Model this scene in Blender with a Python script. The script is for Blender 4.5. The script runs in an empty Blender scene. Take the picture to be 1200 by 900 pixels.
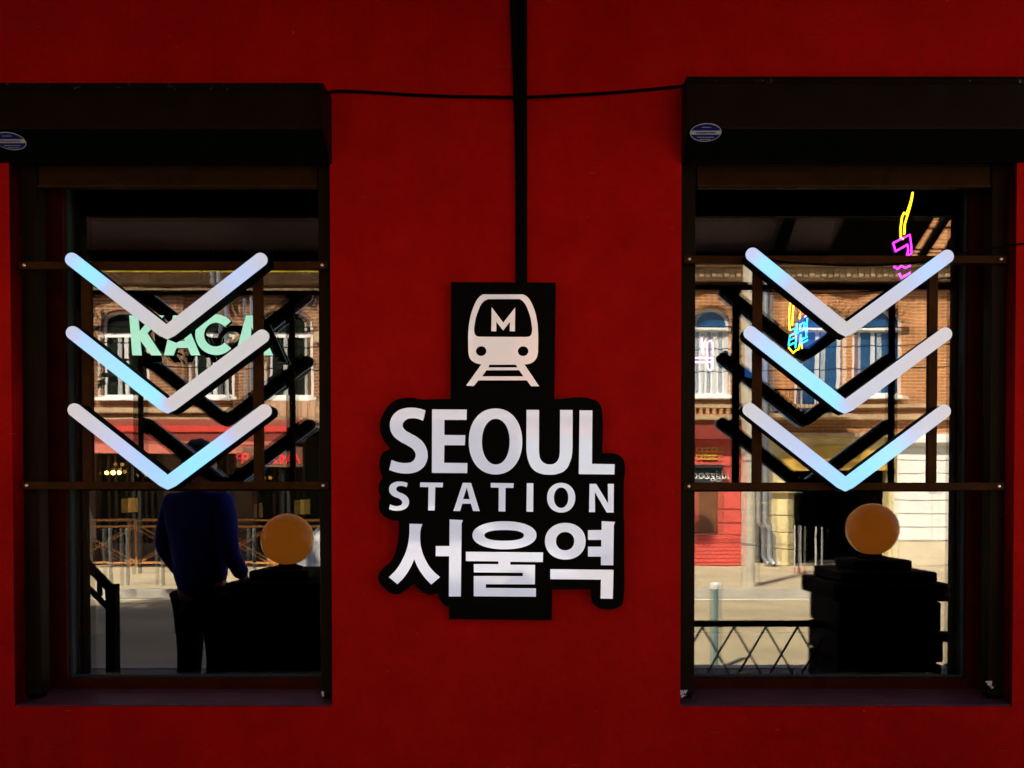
import bpy, bmesh, math, random
from mathutils import Vector, Matrix
random.seed(7)
R = math.radians
S = bpy.context.scene
C = S.collection

# ------------------------------------------------------------------ camera
CAM_Y, CAM_Z, F, PX, PITCH = -3.0, 1.4, 1000.0, 660.0, R(-1.0)
PY = 590.0 + math.tan(R(1.0)) * F
cam = bpy.data.cameras.new('camera'); cam_o = bpy.data.objects.new('camera', cam); C.objects.link(cam_o)
cam.sensor_width = 36; cam.lens = 36 * F / 1200
cam.shift_x = -(PX - 600) / 1200; cam.shift_y = (PY - 450) / 1200
cam_o.location = (0, CAM_Y, CAM_Z); cam_o.rotation_euler = (R(90) + PITCH, 0, 0)
cam.clip_start = 0.05; cam.clip_end = 2000
S.camera = cam_o

# ------------------------------------------------------------------ world and sun
SUN_EL, SUN_AZ = 47.0, -32.0          # azimuth measured from +Y (behind the red building) towards +X
w = bpy.data.worlds.new('World'); S.world = w; w.use_nodes = True
nt = w.node_tree
sky = nt.nodes.new('ShaderNodeTexSky'); sky.sky_type = 'NISHITA'; sky.sun_disc = False
sky.sun_elevation = R(SUN_EL); sky.sun_rotation = R(SUN_AZ)
nt.nodes['Background'].inputs[1].default_value = 0.055
nt.links.new(sky.outputs[0], nt.nodes['Background'].inputs[0])
sd = Vector((math.sin(R(SUN_AZ)) * math.cos(R(SUN_EL)), math.cos(R(SUN_AZ)) * math.cos(R(SUN_EL)), math.sin(R(SUN_EL))))
sl = bpy.data.lights.new('sun', 'SUN'); sl.energy = 5.0; sl.angle = R(0.5); sl.color = (1, 0.88, 0.70)
so = bpy.data.objects.new('sun', sl); C.objects.link(so); so.location = (0, 5, 12)
so.rotation_euler = sd.to_track_quat('Z', 'Y').to_euler()
vs = S.view_settings
vs.view_transform = 'Standard'; vs.look = 'None'; vs.exposure = 2.45; vs.gamma = 1; vs.use_curve_mapping = False

# ------------------------------------------------------------------ pixel -> place helpers
GLASS = 0.22
def ray(px, py):
    u = (px - PX) / F; v = (PY - py) / F
    c, s = math.cos(PITCH), math.sin(PITCH)
    return Vector((u, c - s * v, s + c * v))
def Wp(px, py, y):                       # point on the plane at depth y
    d = ray(px, py); t = (y - CAM_Y) / d.y
    return Vector((d.x * t, y, CAM_Z + d.z * t))
def Rp(px, py, D):                       # point of the street, D metres out, that the glass mirrors there
    p = Wp(px, py, 2 * GLASS + D); return Vector((p.x, -D, p.z))

# ------------------------------------------------------------------ materials
MATS = {}
def mat(name, col, rough=0.5, metal=0.0, var=0.15, scale=6.0, bump=0.0, bscale=60.0, spec=0.5, dirt=None, emit=None, es=0.0, coat=0.0):
    if name in MATS: return MATS[name]
    m = bpy.data.materials.new(name); m.use_nodes = True; n = m.node_tree.nodes; l = m.node_tree.links
    b = n['Principled BSDF']
    b.inputs['Roughness'].default_value = rough; b.inputs['Metallic'].default_value = metal
    b.inputs['Specular IOR Level'].default_value = spec; b.inputs['Coat Weight'].default_value = coat
    tc = n.new('ShaderNodeTexCoord')
    nz = n.new('ShaderNodeTexNoise'); nz.inputs['Scale'].default_value = scale; nz.inputs['Detail'].default_value = 8
    nz.inputs['Roughness'].default_value = 0.65
    l.new(tc.outputs['Object'], nz.inputs['Vector'])
    rp = n.new('ShaderNodeValToRGB'); rp.color_ramp.elements[0].position = 0.3; rp.color_ramp.elements[1].position = 0.7
    rp.color_ramp.elements[0].color = tuple(max(0, c * (1 - var)) for c in col) + (1,)
    rp.color_ramp.elements[1].color = tuple(min(1, c * (1 + var)) for c in col) + (1,)
    l.new(nz.outputs['Fac'], rp.inputs['Fac'])
    out = rp.outputs['Color']
    if dirt:                              # dirt = (colour, threshold, scale): worn flecks with a shape of their own
        n2 = n.new('ShaderNodeTexNoise'); n2.inputs['Scale'].default_value = dirt[2]; n2.inputs['Detail'].default_value = 10
        n2.inputs['Roughness'].default_value = 0.75
        l.new(tc.outputs['Object'], n2.inputs['Vector'])
        mr = n.new('ShaderNodeMapRange'); mr.inputs['From Min'].default_value = dirt[1]; mr.inputs['From Max'].default_value = dirt[1] + 0.04
        l.new(n2.outputs['Fac'], mr.inputs['Value'])
        mx = n.new('ShaderNodeMix'); mx.data_type = 'RGBA'
        l.new(mr.outputs[0], mx.inputs['Factor']); l.new(out, mx.inputs['A']); mx.inputs['B'].default_value = tuple(dirt[0]) + (1,)
        out = mx.outputs['Result']
    l.new(out, b.inputs['Base Color'])
    if bump:
        n3 = n.new('ShaderNodeTexNoise'); n3.inputs['Scale'].default_value = bscale; n3.inputs['Detail'].default_value = 6
        l.new(tc.outputs['Object'], n3.inputs['Vector'])
        bp = n.new('ShaderNodeBump'); bp.inputs['Strength'].default_value = bump; bp.inputs['Distance'].default_value = 0.01
        l.new(n3.outputs['Fac'], bp.inputs['Height']); l.new(bp.outputs[0], b.inputs['Normal'])
    if emit:
        b.inputs['Emission Color'].default_value = tuple(emit) + (1,); b.inputs['Emission Strength'].default_value = es
    MATS[name] = m; return m

def brick_mat(name, c1, c2, mortar, rough=0.85, bw=0.26, bh=0.075, ms=0.012):
    m = bpy.data.materials.new(name); m.use_nodes = True; n = m.node_tree.nodes; l = m.node_tree.links
    b = n['Principled BSDF']; b.inputs['Roughness'].default_value = rough
    tc = n.new('ShaderNodeTexCoord'); sx = n.new('ShaderNodeSeparateXYZ'); cx = n.new('ShaderNodeCombineXYZ')
    l.new(tc.outputs['Object'], sx.inputs[0]); l.new(sx.outputs['X'], cx.inputs['X']); l.new(sx.outputs['Z'], cx.inputs['Y'])
    bt = n.new('ShaderNodeTexBrick'); bt.inputs['Scale'].default_value = 1
    bt.inputs['Brick Width'].default_value = bw; bt.inputs['Row Height'].default_value = bh; bt.inputs['Mortar Size'].default_value = ms; bt.inputs['Bias'].default_value = -0.1
    bt.inputs['Color1'].default_value = c1 + (1,); bt.inputs['Color2'].default_value = c2 + (1,); bt.inputs['Mortar'].default_value = mortar + (1,)
    l.new(cx.outputs[0], bt.inputs['Vector'])
    nz = n.new('ShaderNodeTexNoise'); nz.inputs['Scale'].default_value = 1.3; nz.inputs['Detail'].default_value = 9; nz.inputs['Roughness'].default_value = 0.7
    l.new(tc.outputs['Object'], nz.inputs['Vector'])
    mr = n.new('ShaderNodeMapRange'); mr.inputs['From Min'].default_value = 0.3; mr.inputs['From Max'].default_value = 0.7
    mr.inputs['To Min'].default_value = 0.6; mr.inputs['To Max'].default_value = 1.25
    l.new(nz.outputs['Fac'], mr.inputs['Value'])
    mx = n.new('ShaderNodeMix'); mx.data_type = 'RGBA'; mx.blend_type = 'MULTIPLY'; mx.inputs['Factor'].default_value = 1
    l.new(bt.outputs['Color'], mx.inputs['A']); l.new(mr.outputs[0], mx.inputs['B'])
    l.new(mx.outputs['Result'], b.inputs['Base Color'])
    bp = n.new('ShaderNodeBump'); bp.inputs['Strength'].default_value = 0.6; bp.inputs['Distance'].default_value = 0.01; bp.invert = True
    l.new(bt.outputs['Fac'], bp.inputs['Height']); l.new(bp.outputs[0], b.inputs['Normal'])
    MATS[name] = m; return m

def emis(name, col, s):
    m = bpy.data.materials.new(name); m.use_nodes = True; n = m.node_tree.nodes
    b = n['Principled BSDF']; b.inputs['Base Color'].default_value = tuple(c * 0.5 for c in col) + (1,)
    b.inputs['Emission Color'].default_value = tuple(col) + (1,); b.inputs['Emission Strength'].default_value = s
    MATS[name] = m; return m

def glass_mat(name, base, ior, wave=0.0, tint=(1, 1, 1), wscale=3.0):
    m = bpy.data.materials.new(name); m.use_nodes = True; n = m.node_tree.nodes; l = m.node_tree.links
    n.remove(n['Principled BSDF']); o = n['Material Output']
    tr = n.new('ShaderNodeBsdfTransparent'); tr.inputs[0].default_value = tuple(tint) + (1,)
    gl = n.new('ShaderNodeBsdfGlossy'); gl.inputs['Roughness'].default_value = 0.0; gl.inputs['Color'].default_value = (1, 1, 1, 1)
    fr = n.new('ShaderNodeFresnel'); fr.inputs['IOR'].default_value = ior
    ad = n.new('ShaderNodeMath'); ad.operation = 'ADD'; ad.use_clamp = True; ad.inputs[1].default_value = base
    l.new(fr.outputs[0], ad.inputs[0])
    mx = n.new('ShaderNodeMixShader'); l.new(ad.outputs[0], mx.inputs[0]); l.new(tr.outputs[0], mx.inputs[1]); l.new(gl.outputs[0], mx.inputs[2])
    l.new(mx.outputs[0], o.inputs['Surface'])
    if wave:
        tc = n.new('ShaderNodeTexCoord'); nz = n.new('ShaderNodeTexNoise'); nz.inputs['Scale'].default_value = wscale; nz.inputs['Detail'].default_value = 3
        l.new(tc.outputs['Object'], nz.inputs['Vector'])
        bp = n.new('ShaderNodeBump'); bp.inputs['Strength'].default_value = 1; bp.inputs['Distance'].default_value = wave
        l.new(nz.outputs['Fac'], bp.inputs['Height']); l.new(bp.outputs[0], gl.inputs['Normal'])
    MATS[name] = m; return m

# ------------------------------------------------------------------ mesh helpers
ORG = {}
def tag(o, label=None, cat=None, group=None, kind=None):
    if label: o['label'] = label
    if cat: o['category'] = cat
    if group: o['group'] = group
    if kind: o['kind'] = kind
    return o
def thing(name, loc, label, cat, group=None):
    o = bpy.data.objects.new(name, None); o.location = loc; o.empty_display_size = 0.1; C.objects.link(o)
    ORG[o.name] = Vector(loc); return tag(o, label, cat, group)
def link(name, me, m, parent=None, org=None):
    """world-space mesh -> object; its origin is that of its parent (or org)"""
    g = ORG[parent.name] if parent else Vector(org or (0, 0, 0))
    me.transform(Matrix.Translation(-g))
    o = bpy.data.objects.new(name, me); C.objects.link(o); me.name = name
    if m is not None:
        for q in (m if isinstance(m, (list, tuple)) else [m]): me.materials.append(q)
    if parent: o.parent = parent
    else: o.location = g
    ORG[o.name] = g; return o
def smooth(o, ang=40):
    for p in o.data.polygons: p.use_smooth = True
    try:
        bm = bmesh.new(); bm.from_mesh(o.data)
        for e in bm.edges: e.smooth = not (len(e.link_faces) == 2 and e.calc_face_angle(0) > R(ang))
        bm.to_mesh(o.data); bm.free()
    except Exception: pass
    return o
def bevel(o, wd, seg=2):
    md = o.modifiers.new('bevel', 'BEVEL'); md.width = wd; md.segments = seg; md.limit_method = 'ANGLE'; md.angle_limit = R(40)
    return o
class MB:
    def __init__(s): s.v = []; s.f = []
    def quad(s, *p):
        i = len(s.v); s.v += [tuple(q) for q in p]; s.f.append(tuple(range(i, i + len(p)))); return s
    def box(s, x0, x1, y0, y1, z0, z1):
        x0, x1 = min(x0, x1), max(x0, x1); y0, y1 = min(y0, y1), max(y0, y1); z0, z1 = min(z0, z1), max(z0, z1)
        i = len(s.v)
        s.v += [(x0, y0, z0), (x1, y0, z0), (x1, y1, z0), (x0, y1, z0), (x0, y0, z1), (x1, y0, z1), (x1, y1, z1), (x0, y1, z1)]
        for f in ((3, 2, 1, 0), (4, 5, 6, 7), (0, 1, 5, 4), (1, 2, 6, 5), (2, 3, 7, 6), (3, 0, 4, 7)): s.f.append(tuple(i + k for k in f))
        return s
    def bar(s, a, b, wx, wy, up=None):      # square bar from a to b
        a = Vector(a); b = Vector(b); d = (b - a).normalized()
        u = Vector(up) if up else Vector((0, 1, 0))
        if abs(d.dot(u)) > 0.95: u = Vector((1, 0, 0))
        p = d.cross(u).normalized(); q = p.cross(d).normalized(); i = len(s.v)
        for c in (a, b):
            for sx, sy in ((-1, -1), (1, -1), (1, 1), (-1, 1)): s.v.append(tuple(c + p * sx * wx / 2 + q * sy * wy / 2))
        for f in ((3, 2, 1, 0), (4, 5, 6, 7), (0, 1, 5, 4), (1, 2, 6, 5), (2, 3, 7, 6), (3, 0, 4, 7)): s.f.append(tuple(i + k for k in f))
        return s
    def tube(s, pts, r, n=8, closed=False):
        pts = [Vector(p) for p in pts]; m = len(pts); i0 = len(s.v)
        rr = r if isinstance(r, (list, tuple)) else [r] * m
        prev = None
        for k, p in enumerate(pts):
            if closed: d = pts[(k + 1) % m] - pts[k - 1]
            else: d = pts[min(k + 1, m - 1)] - pts[max(k - 1, 0)]
            d.normalize()
            if prev is None:
                u = Vector((0, 0, 1)) if abs(d.z) < 0.9 else Vector((1, 0, 0)); prev = d.cross(u).normalized()
            a = (prev - d * prev.dot(d)).normalized(); b = d.cross(a); prev = a
            for j in range(n):
                t = 2 * math.pi * j / n; s.v.append(tuple(p + (a * math.cos(t) + b * math.sin(t)) * rr[k]))
        for k in range(m if closed else m - 1):
            for j in range(n):
                a0 = i0 + k * n; a1 = i0 + ((k + 1) % m) * n
                s.f.append((a0 + j, a0 + (j + 1) % n, a1 + (j + 1) % n, a1 + j))
        if not closed:
            s.f.append(tuple(i0 + j for j in range(n - 1, -1, -1))); s.f.append(tuple(i0 + (m - 1) * n + j for j in range(n)))
        return s
    def lathe(s, prof, cx, cy, n=24):       # prof = [(r, z)]
        i0 = len(s.v)
        for r, z in prof:
            for j in range(n):
                t = 2 * math.pi * j / n; s.v.append((cx + r * math.cos(t), cy + r * math.sin(t), z))
        for k in range(len(prof) - 1):
            for j in range(n):
                s.f.append((i0 + k * n + j, i0 + k * n + (j + 1) % n, i0 + (k + 1) * n + (j + 1) % n, i0 + (k + 1) * n + j))
        s.f.append(tuple(i0 + j for j in range(n - 1, -1, -1))); s.f.append(tuple(i0 + (len(prof) - 1) * n + j for j in range(n)))
        return s
    def mesh(s):
        me = bpy.data.meshes.new('m'); me.from_pydata(s.v, [], s.f); me.update()
        bm = bmesh.new(); bm.from_mesh(me); bmesh.ops.recalc_face_normals(bm, faces=bm.faces); bm.to_mesh(me); bm.free()
        return me
    def build(s, name, m, parent=None, org=None): return link(name, s.mesh(), m, parent, org)

def extr(loops, y0, y1, res=6):
    """2D outlines with holes, [(X, Z, 'c'|'s')], filled and extruded from y0 to y1 -> mesh"""
    cu = bpy.data.curves.new('c', 'CURVE'); cu.dimensions = '2D'; cu.fill_mode = 'BOTH'; cu.resolution_u = res
    cu.extrude = abs(y1 - y0) / 2
    for lp in loops:
        sp = cu.splines.new('BEZIER'); sp.bezier_points.add(len(lp) - 1); sp.use_cyclic_u = True
        for bp, q in zip(sp.bezier_points, lp):
            bp.co = (q[0], q[1], 0); t = 'VECTOR' if (len(q) < 3 or q[2] == 'c') else 'AUTO'
            bp.handle_left_type = t; bp.handle_right_type = t
    o = bpy.data.objects.new('c', cu); C.objects.link(o)
    dg = bpy.context.evaluated_depsgraph_get(); dg.update()
    me = bpy.data.meshes.new_from_object(o.evaluated_get(dg))
    bpy.data.objects.remove(o); bpy.data.curves.remove(cu)
    ym = (y0 + y1) / 2
    for v in me.vertices: x, y, z = v.co; v.co = (x, ym - z, y)
    me.materials.clear(); return me
def rect(x0, x1, z0, z1): return [(x0, z0, 'c'), (x1, z0, 'c'), (x1, z1, 'c'), (x0, z1, 'c')]
def arch(x0, x1, z0, zs, n=12, rise=None):   # opening with a round or segmental head
    r = (x1 - x0) / 2; cx = (x0 + x1) / 2; rise = rise or r
    return [(x0, z0, 'c'), (x1, z0, 'c')] + [(cx + r * math.cos(math.pi * k / n), zs + rise * math.sin(math.pi * k / n), 'c') for k in range(n + 1)]
def ell(cx, cz, rx, rz, n=40, e=2.0):
    o = []
    for k in range(n):
        t = 2 * math.pi * k / n; c, s = math.cos(t), math.sin(t)
        o.append((cx + rx * math.copysign(abs(c) ** (2 / e), c), cz + rz * math.copysign(abs(s) ** (2 / e), s), 's'))
    return o

# ------------------------------------------------------------------ palette
def wall_material():
    m = bpy.data.materials.new('red_plaster'); m.use_nodes = True; n = m.node_tree.nodes; l = m.node_tree.links
    b = n['Principled BSDF']; b.inputs['Roughness'].default_value = 0.55; b.inputs['Specular IOR Level'].default_value = 0.02
    tc = n.new('ShaderNodeTexCoord')
    n1 = n.new('ShaderNodeTexNoise'); n1.inputs['Scale'].default_value = 2.2; n1.inputs['Detail'].default_value = 10; n1.inputs['Roughness'].default_value = 0.68
    l.new(tc.outputs['Object'], n1.inputs['Vector'])
    rp = n.new('ShaderNodeValToRGB'); e = rp.color_ramp.elements
    e[0].position = 0.30; e[0].color = (0.195, 0.0013, 0.0010, 1); e[1].position = 0.70; e[1].color = (0.275, 0.0032, 0.0018, 1)
    l.new(n1.outputs['Fac'], rp.inputs['Fac'])
    # small chips where paler plaster shows
    n2 = n.new('ShaderNodeTexNoise'); n2.inputs['Scale'].default_value = 38; n2.inputs['Detail'].default_value = 5; n2.inputs['Roughness'].default_value = 0.6
    l.new(tc.outputs['Object'], n2.inputs['Vector'])
    mr = n.new('ShaderNodeMapRange'); mr.inputs['From Min'].default_value = 0.695; mr.inputs['From Max'].default_value = 0.74
    l.new(n2.outputs['Fac'], mr.inputs['Value'])
    mx = n.new('ShaderNodeMix'); mx.data_type = 'RGBA'; l.new(mr.outputs[0], mx.inputs['Factor']); l.new(rp.outputs[0], mx.inputs['A'])
    mx.inputs['B'].default_value = (0.32, 0.07, 0.04, 1)
    # drip streaks: noise stretched in height
    mp = n.new('ShaderNodeMapping'); mp.inputs['Scale'].default_value = (26, 26, 1.1); l.new(tc.outputs['Object'], mp.inputs['Vector'])
    n4 = n.new('ShaderNodeTexNoise'); n4.inputs['Scale'].default_value = 1; n4.inputs['Detail'].default_value = 4; l.new(mp.outputs[0], n4.inputs['Vector'])
    m2 = n.new('ShaderNodeMapRange'); m2.inputs['From Min'].default_value = 0.62; m2.inputs['From Max'].default_value = 0.8; m2.inputs['To Max'].default_value = 0.35
    l.new(n4.outputs['Fac'], m2.inputs['Value'])
    mx2 = n.new('ShaderNodeMix'); mx2.data_type = 'RGBA'; l.new(m2.outputs[0], mx2.inputs['Factor']); l.new(mx.outputs['Result'], mx2.inputs['A'])
    mx2.inputs['B'].default_value = (0.11, 0.002, 0.0015, 1)
    n5 = n.new('ShaderNodeTexNoise'); n5.inputs['Scale'].default_value = 7.5; n5.inputs['Detail'].default_value = 12; n5.inputs['Roughness'].default_value = 0.78
    l.new(tc.outputs['Object'], n5.inputs['Vector'])
    m5 = n.new('ShaderNodeMapRange'); m5.inputs['From Min'].default_value = 0.3; m5.inputs['From Max'].default_value = 0.7; m5.inputs['To Min'].default_value = 0.82; m5.inputs['To Max'].default_value = 1.14
    l.new(n5.outputs['Fac'], m5.inputs['Value'])
    mx5 = n.new('ShaderNodeMix'); mx5.data_type = 'RGBA'; mx5.blend_type = 'MULTIPLY'; mx5.inputs['Factor'].default_value = 1
    l.new(mx2.outputs['Result'], mx5.inputs['A']); l.new(m5.outputs[0], mx5.inputs['B'])
    mp6 = n.new('ShaderNodeMapping'); mp6.inputs['Rotation'].default_value = (0, R(25), 0); mp6.inputs['Scale'].default_value = (9, 9, 120); l.new(tc.outputs['Object'], mp6.inputs['Vector'])
    n6 = n.new('ShaderNodeTexNoise'); n6.inputs['Scale'].default_value = 1; n6.inputs['Detail'].default_value = 2; l.new(mp6.outputs[0], n6.inputs['Vector'])
    m6 = n.new('ShaderNodeMapRange'); m6.inputs['From Min'].default_value = 0.72; m6.inputs['From Max'].default_value = 0.78; m6.inputs['To Max'].default_value = 0.6
    l.new(n6.outputs['Fac'], m6.inputs['Value'])
    mx6 = n.new('ShaderNodeMix'); mx6.data_type = 'RGBA'; l.new(m6.outputs[0], mx6.inputs['Factor']); l.new(mx5.outputs['Result'], mx6.inputs['A']); mx6.inputs['B'].default_value = (0.36, 0.05, 0.03, 1)
    l.new(mx6.outputs['Result'], b.inputs['Base Color'])
    n3 = n.new('ShaderNodeTexNoise'); n3.inputs['Scale'].default_value = 22; n3.inputs['Detail'].default_value = 9; n3.inputs['Roughness'].default_value = 0.6
    l.new(tc.outputs['Object'], n3.inputs['Vector'])
    bp = n.new('ShaderNodeBump'); bp.inputs['Strength'].default_value = 0.35; bp.inputs['Distance'].default_value = 0.014
    l.new(n3.outputs['Fac'], bp.inputs['Height']); l.new(bp.outputs[0], b.inputs['Normal'])
    return m
M_WALL = wall_material()
M_BLACK = mat('black_acrylic', (0.0013, 0.0013, 0.0012), 0.35, var=0.1, spec=0.012)
M_MATTE = mat('black_powder_coat', (0.0013, 0.0013, 0.0013), 0.6, var=0.2, spec=0.02)
M_CABLE = mat('black_cable', (0.0013, 0.0013, 0.0013), 0.5, spec=0.02)
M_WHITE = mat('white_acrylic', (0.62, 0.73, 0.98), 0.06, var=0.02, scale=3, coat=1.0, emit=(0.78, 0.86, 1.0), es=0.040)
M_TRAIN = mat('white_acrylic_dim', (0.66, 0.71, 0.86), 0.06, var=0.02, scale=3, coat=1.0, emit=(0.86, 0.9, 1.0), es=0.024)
M_SLAT = mat('dark_brown_slat_paint', (0.014, 0.0060, 0.0018), 0.45, var=0.4, scale=14, bump=0.15, dirt=((0.06, 0.032, 0.012), 0.66, 40), spec=0.02)
M_STEEL = mat('bare_steel', (0.6, 0.58, 0.55), 0.3, 1.0, var=0.2)
M_BOX = mat('brown_black_shutter_paint', (0.0062, 0.0036, 0.0015), 0.42, var=0.25, scale=9, bump=0.05, dirt=((0.040, 0.028, 0.013), 0.665, 38), spec=0.03)
M_LIP = mat('worn_shutter_lip', (0.0045, 0.0030, 0.0015), 0.45, var=0.3, scale=9, bump=0.2, dirt=((0.10, 0.07, 0.03), 0.62, 42), spec=0.02)
M_BAR = mat('brown_bar_paint', (0.026, 0.0100, 0.0024), 0.45, var=0.3, scale=14, bump=0.08, dirt=((0.07, 0.04, 0.014), 0.70, 45), spec=0.02)
M_FRAME = mat('red_brown_window_wood', (0.022, 0.0028, 0.0010), 0.4, var=0.35, scale=10, bump=0.1, spec=0.02)
M_SILL = mat('dark_plum_sill_paint', (0.055, 0.020, 0.030), 0.5, var=0.3, scale=5, bump=0.1, spec=0.05, dirt=((0.45, 0.45, 0.48), 0.76, 34))
M_GASKET = mat('bluish_glass_spacer', (0.012, 0.024, 0.028), 0.4, spec=0.05)
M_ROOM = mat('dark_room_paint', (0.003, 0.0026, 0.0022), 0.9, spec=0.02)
M_GLASS = glass_mat('street_window_glass', 0.090, 1.55, wave=0.00011, tint=(0.93, 0.95, 0.94), wscale=4.0)
M_GLASS2 = glass_mat('inner_window_glass', 0.085, 1.5, wave=0.00011, tint=(0.92, 0.95, 0.94), wscale=3.0)
M_MINT = mat('mint_acrylic', (0.42, 0.80, 0.66), 0.25, var=0.03, emit=(0.36, 0.85, 0.66), es=0.12)

# ================================================================== SETTING: ground
M_GROUND = mat('dusty_ground', (0.22, 0.185, 0.13), 0.9, var=0.2, scale=0.6, bump=0.2, bscale=30)
M_ROAD = mat('pale_worn_asphalt', (0.33, 0.275, 0.175), 0.9, var=0.22, scale=0.9, bump=0.25, bscale=60)
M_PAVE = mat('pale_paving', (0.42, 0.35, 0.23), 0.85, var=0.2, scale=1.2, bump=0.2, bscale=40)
M_KERB = mat('kerb_stone', (0.36, 0.34, 0.30), 0.8, var=0.2, scale=3)
tag(MB().quad((-400, -400, -0.16), (400, -400, -0.16), (400, 400, -0.16), (-400, 400, -0.16)).build('ground', M_GROUND), kind='structure')
tag(MB().box(-60, 60, -10.4, -3.9, -0.15, -0.12).build('road', M_ROAD), kind='structure')
tag(MB().box(-60, 60, -3.75, -0.0, -0.15, 0.0).build('pavement', mat('shade_toned_paving', (0.12, 0.11, 0.10), 0.85, var=0.25, scale=1.5, bump=0.3, bscale=30)), kind='structure')  # shade under the canopy is put into this darker paving colour
tag(MB().box(-60, 60, -16.6, -10.55, -0.15, 0.0).build('far_pavement', M_PAVE), kind='structure')
mm = MB()
for k in range(60):
    mm.box(-60 + 2 * k, -60 + 2 * k + 1.985, -3.9, -3.755, -0.15, 0.008)
tag(mm.build('kerb', M_KERB), kind='structure')
mm = MB()
for k in range(60):
    mm.box(-60 + 2 * k, -60 + 2 * k + 1.985, -10.545, -10.4, -0.15, 0.008)
tag(mm.build('far_kerb', M_KERB), kind='structure')
M_PAINT = mat('road_paint', (0.72, 0.71, 0.66), 0.7, var=0.15, scale=4)
for yy in (-10.1, -4.15):
    tag(MB().quad((-60, yy, -0.116), (60, yy, -0.116), (60, yy + 0.12, -0.116), (-60, yy + 0.12, -0.116)).build('edge_line', M_PAINT), kind='structure')

# ================================================================== THE RED BUILDING
WIN = [  # opening x0, x1, z0, z1
    (Wp(14, 500, 0).x, Wp(388, 500, 0).x, Wp(200, 828, 0).z, Wp(200, 172, 0).z),
    (Wp(798, 500, 0).x, Wp(1189, 500, 0).x, Wp(990, 828, 0).z, Wp(990, 172, 0).z)]
WX0, WX1, WH, WT = -5.0, 7.0, 4.2, 0.34
bld = thing('restaurant_building', (0, 0, 0), 'deep red plastered restaurant front with two dark framed windows', 'building')
loops = [rect(WX0, WX1, -0.1, WH)] + [rect(*q) for q in WIN]
wall = link('wall', extr(loops, 0, WT, 1), M_WALL, bld)
bevel(wall, 0.006, 2)
mm = MB()
mm.box(WX0, WX1, WT + 0.01, 6, WH - 0.25, WH); mm.build('roof', mat('roof_felt', (0.05, 0.05, 0.05), 0.9), bld)
MB().box(WX0, WX0 + 0.2, WT + 0.01, 6, -0.1, WH - 0.26).build('side_wall', M_WALL, bld)
MB().box(WX1 - 0.2, WX1, WT + 0.01, 6, -0.1, WH - 0.26).build('side_wall', M_WALL, bld)
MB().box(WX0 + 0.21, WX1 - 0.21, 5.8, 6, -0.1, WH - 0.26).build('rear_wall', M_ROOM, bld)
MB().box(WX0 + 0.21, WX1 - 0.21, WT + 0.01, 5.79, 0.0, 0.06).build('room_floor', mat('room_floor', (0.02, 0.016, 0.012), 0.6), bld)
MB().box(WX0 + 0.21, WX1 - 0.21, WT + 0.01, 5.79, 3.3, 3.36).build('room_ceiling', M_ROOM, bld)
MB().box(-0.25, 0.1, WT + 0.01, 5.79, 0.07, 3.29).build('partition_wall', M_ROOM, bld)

nb = thing('added_shade_building', (-5.05, 0.1, 0), 'unseen taller dark brick building added beside the restaurant to shade the street', 'building')  # out of view, added and sized for its shadow on the street
M_BRN = brick_mat('sooty_brick', (0.10, 0.045, 0.03), (0.15, 0.07, 0.045), (0.16, 0.13, 0.10))
nlo = [rect(-20, -5.02, -0.1, 11.0)]
for k in range(4): nlo += [arch(-18.8 + 3 * k, -17.5 + 3 * k, 0.9, 2.6, 12, 0.4), arch(-18.8 + 3 * k, -17.5 + 3 * k, 4.4, 6.2, 12, 0.4)]
link('wall', extr(nlo, 0.05, 0.4, 1), M_BRN, nb)
for k in range(4):
    for za, zs in ((0.9, 2.6), (4.4, 6.2)):
        a_, b_ = -18.8 + 3 * k, -17.5 + 3 * k
        wd = link('window', extr([arch(a_, b_, za, zs, 12, 0.4), arch(a_ + 0.07, b_ - 0.07, za + 0.07, zs, 12, 0.33)], 0.16, 0.22, 1), M_FRAME, nb)
        link('pane', extr([arch(a_ + 0.07, b_ - 0.07, za + 0.07, zs, 12, 0.33)], 0.18, 0.19, 1), M_ROOM, wd)
MB().box(-20.1, -5.02, -0.15, 0.04, 10.7, 11.0).build('cornice', M_BRN, nb)
MB().box(-20, -5.02, 0.41, 8, 10.7, 10.95).build('roof', M_ROOM, nb)
MB().box(-5.3, -5.02, 0.41, 8, -0.1, 10.69).build('side_wall', M_BRN, nb)

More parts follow.
